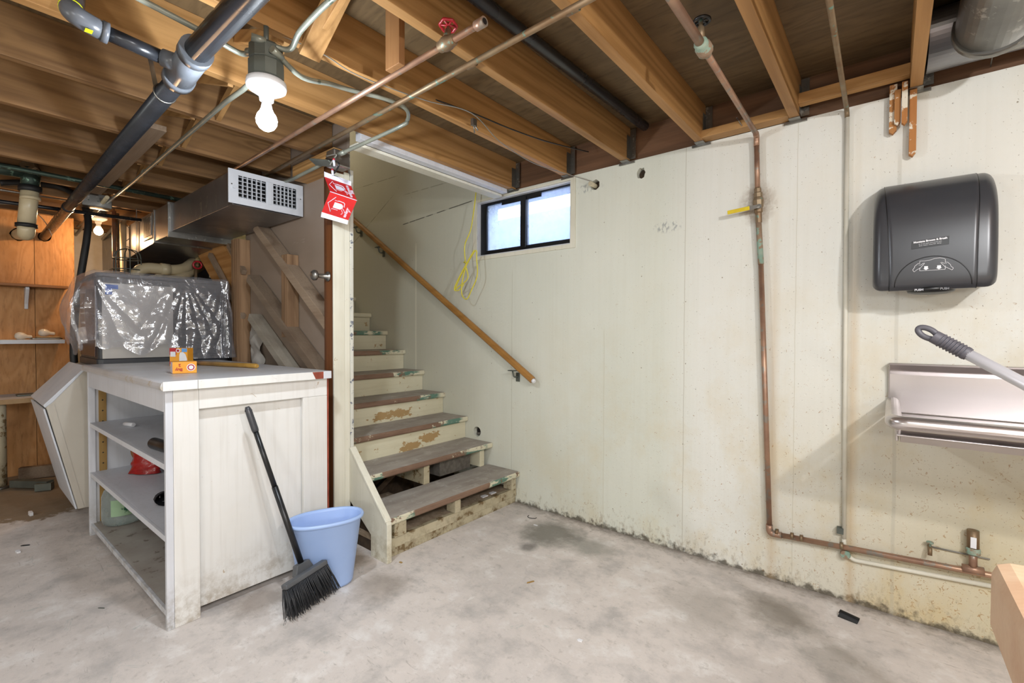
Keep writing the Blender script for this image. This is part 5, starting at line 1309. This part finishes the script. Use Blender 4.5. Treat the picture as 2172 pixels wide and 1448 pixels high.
def broom():
    top = PX(524, 862, x=-2.088); foot = PX(640, 1198, z=.155)
    t = thing('broom', 'black handled angle broom leaning on the white counter', 'broom', (-1.88, .94, 0))
    d = (foot-top).normalized()
    MB().tube([top+d*.10, top.lerp(foot, .52)], .0105, 16).build('upper_handle', BLACK, t)
    MB().tube([top.lerp(foot, .50), foot+d*.01], .0125, 16).build('lower_handle', BLACK, t)
    MB().tube([top, top+d*.012, top+d*.03, top+d*.10, top+d*.112], [.008, .0125, .0135, .0138, .0125], 16).build('hand_grip', DGREY, t); hg_ = LAST[0]
    MB().tube([top+d*.018-Vector((0, .0137, 0)), top+d*.018+Vector((0, .0137, 0))], .004, 8).build('hang_hole', BLACK, hg_)
    a_ = PX(601, 1246, z=.130); b_ = PX(690, 1190, z=.150); ln_ = (b_-a_); s_ = ln_.normalized()
    dn = Vector((-d.x, -d.y, -d.z))
    up_ = (-d-s_*(-d).dot(s_)).normalized(); nn = s_.cross(up_)
    MB().prism([a_+nn*.018*i_+up_*j_ for i_, j_ in ((-1, -.012), (1, -.012), (1, .010), (-1, .010))], ln_).build('head_block', BHEAD, t, .006)
    m_ = foot; MB().prism([m_+s_*p_+nn*.016-up_*.0+up_*q_ for p_, q_ in ((-.045, -.03), (.045, -.03), (.03, .012), (-.03, .012))], nn*-.032).build('socket', BHEAD, t, .004)
    ml = MB(); random.seed(3)
    tips0 = PX(612, 1318, z=.004); tips1 = PX(716, 1247, z=.004)
    for i in range(34):
        for j in range(7):
            f_ = (i+.5)/34; root = a_+ln_*f_+nn*(-.014+.028*j/6)-up_*.012
            tp = tips0.lerp(tips1, max(0, min(1, f_+random.uniform(-.02, .02))))+nn*(-.03+.06*j/6)+Vector((random.uniform(-.006, .006), random.uniform(-.006, .006), random.uniform(0, .012)))
            tp.z = max(.002, tp.z)
            mid = root.lerp(tp, .5)+Vector((random.uniform(-.003, .003), random.uniform(-.003, .003), .003))
            ml.tube([root, mid, tp], [.0024, .0022, .0012], 5)
    for i in range(26):
        root = a_+ln_*random.random()-up_*.012; tp = tips0.lerp(tips1, random.uniform(-.12, 1.1))+Vector((random.uniform(-.03, .03), random.uniform(-.03, .03), random.uniform(.0, .04)))
        ml.tube([root, root.lerp(tp, .5)+Vector((random.uniform(-.01, .01), random.uniform(-.01, .01), 0)), tp], .0006, 4)
    o = ml.build('bristles', BRST, t); o['kind'] = 'stuff'
broom()

# ================================================================== FLOOR DEBRIS
p = PX(1798, 1310, z=0)
m = MB(); m.grid(lambda a_, b_: (p.x-.032+.064*a_+.008*math.sin(PI*b_), p.y+.017*math.cos(PI*b_)-.012*a_, .001+.024*math.sin(PI*b_)*(1-.25*a_)), 8, 10)
tag(m.build('plastic_scrap', BLACK), 'small curved black plastic scrap on the floor at right', 'scrap')
p = PX(1130, 1096, z=0)
tag(MB().tube(smooth([(p.x-.03, p.y, .003), (p.x-.025, p.y-.02, .003), (p.x, p.y-.03, .003), (p.x+.028, p.y-.015, .003), (p.x+.03, p.y, .004)], 6), .0018, 6).build('wire_scrap', BLACK), 'small curl of black wire by the back wall', 'wire')
def chip(u, v, w, l, h, lab, mat=WPAP, ang=0):
    p = PX(u, v, z=0); m = MB(); P_ = [(math.cos(ang)*a_-math.sin(ang)*b_+p.x, math.sin(ang)*a_+math.cos(ang)*b_+p.y, .0005) for a_, b_ in ((-l/2, -w/3), (-l/5, -w/2), (l/2, -w/4), (l/2.4, w/2), (-l/3, w/2.4))]
    m.prism(P_, (0, 0, h)); tag(m.build('chip', mat, None, .0008), lab, 'chip')
chip(1230, 1359, .015, .02, .004, 'tiny white chip alone on the open floor, centre')
chip(1136, 1114, .01, .03, .003, 'small white chip just below the wire curl')
chip(1125, 1235, .008, .04, .004, 'pale wood splinter on the floor left of centre', PEG, 1.1)
chip(38, 1171, .018, .04, .008, 'white foam chip on the floor at far left')
chip(65, 1092, .02, .06, .02, 'white foam stub at edge of the brown patch')
chip(54, 1157, .01, .04, .004, 'dark sliver on the floor beside the foam chip', BLACK, .9)
chip(850, 1193, .012, .02, .003, 'yellowish chip on floor before the stair skirt', PEG)
chip(215, 1290, .004, .03, .003, 'thin grey sliver in front of the counter', BOXG, .6)
for (yy, lab) in ((2.16, 'white paint flake on the ledge under first tread'), (2.24, 'curled pale flake on the ledge under first tread, nearer the wall')):
    m = MB(); m.prism([(-2.0, yy, .0955), (-2.0, yy+.05, .0955), (-2.025, yy+.045, .0955), (-2.03, yy+.01, .0955)], (0, 0, .006)); tag(m.build('paint_flake', WPAP), lab, 'flake', 'paint flakes on the ledge')
print('objects', len(bpy.data.objects))
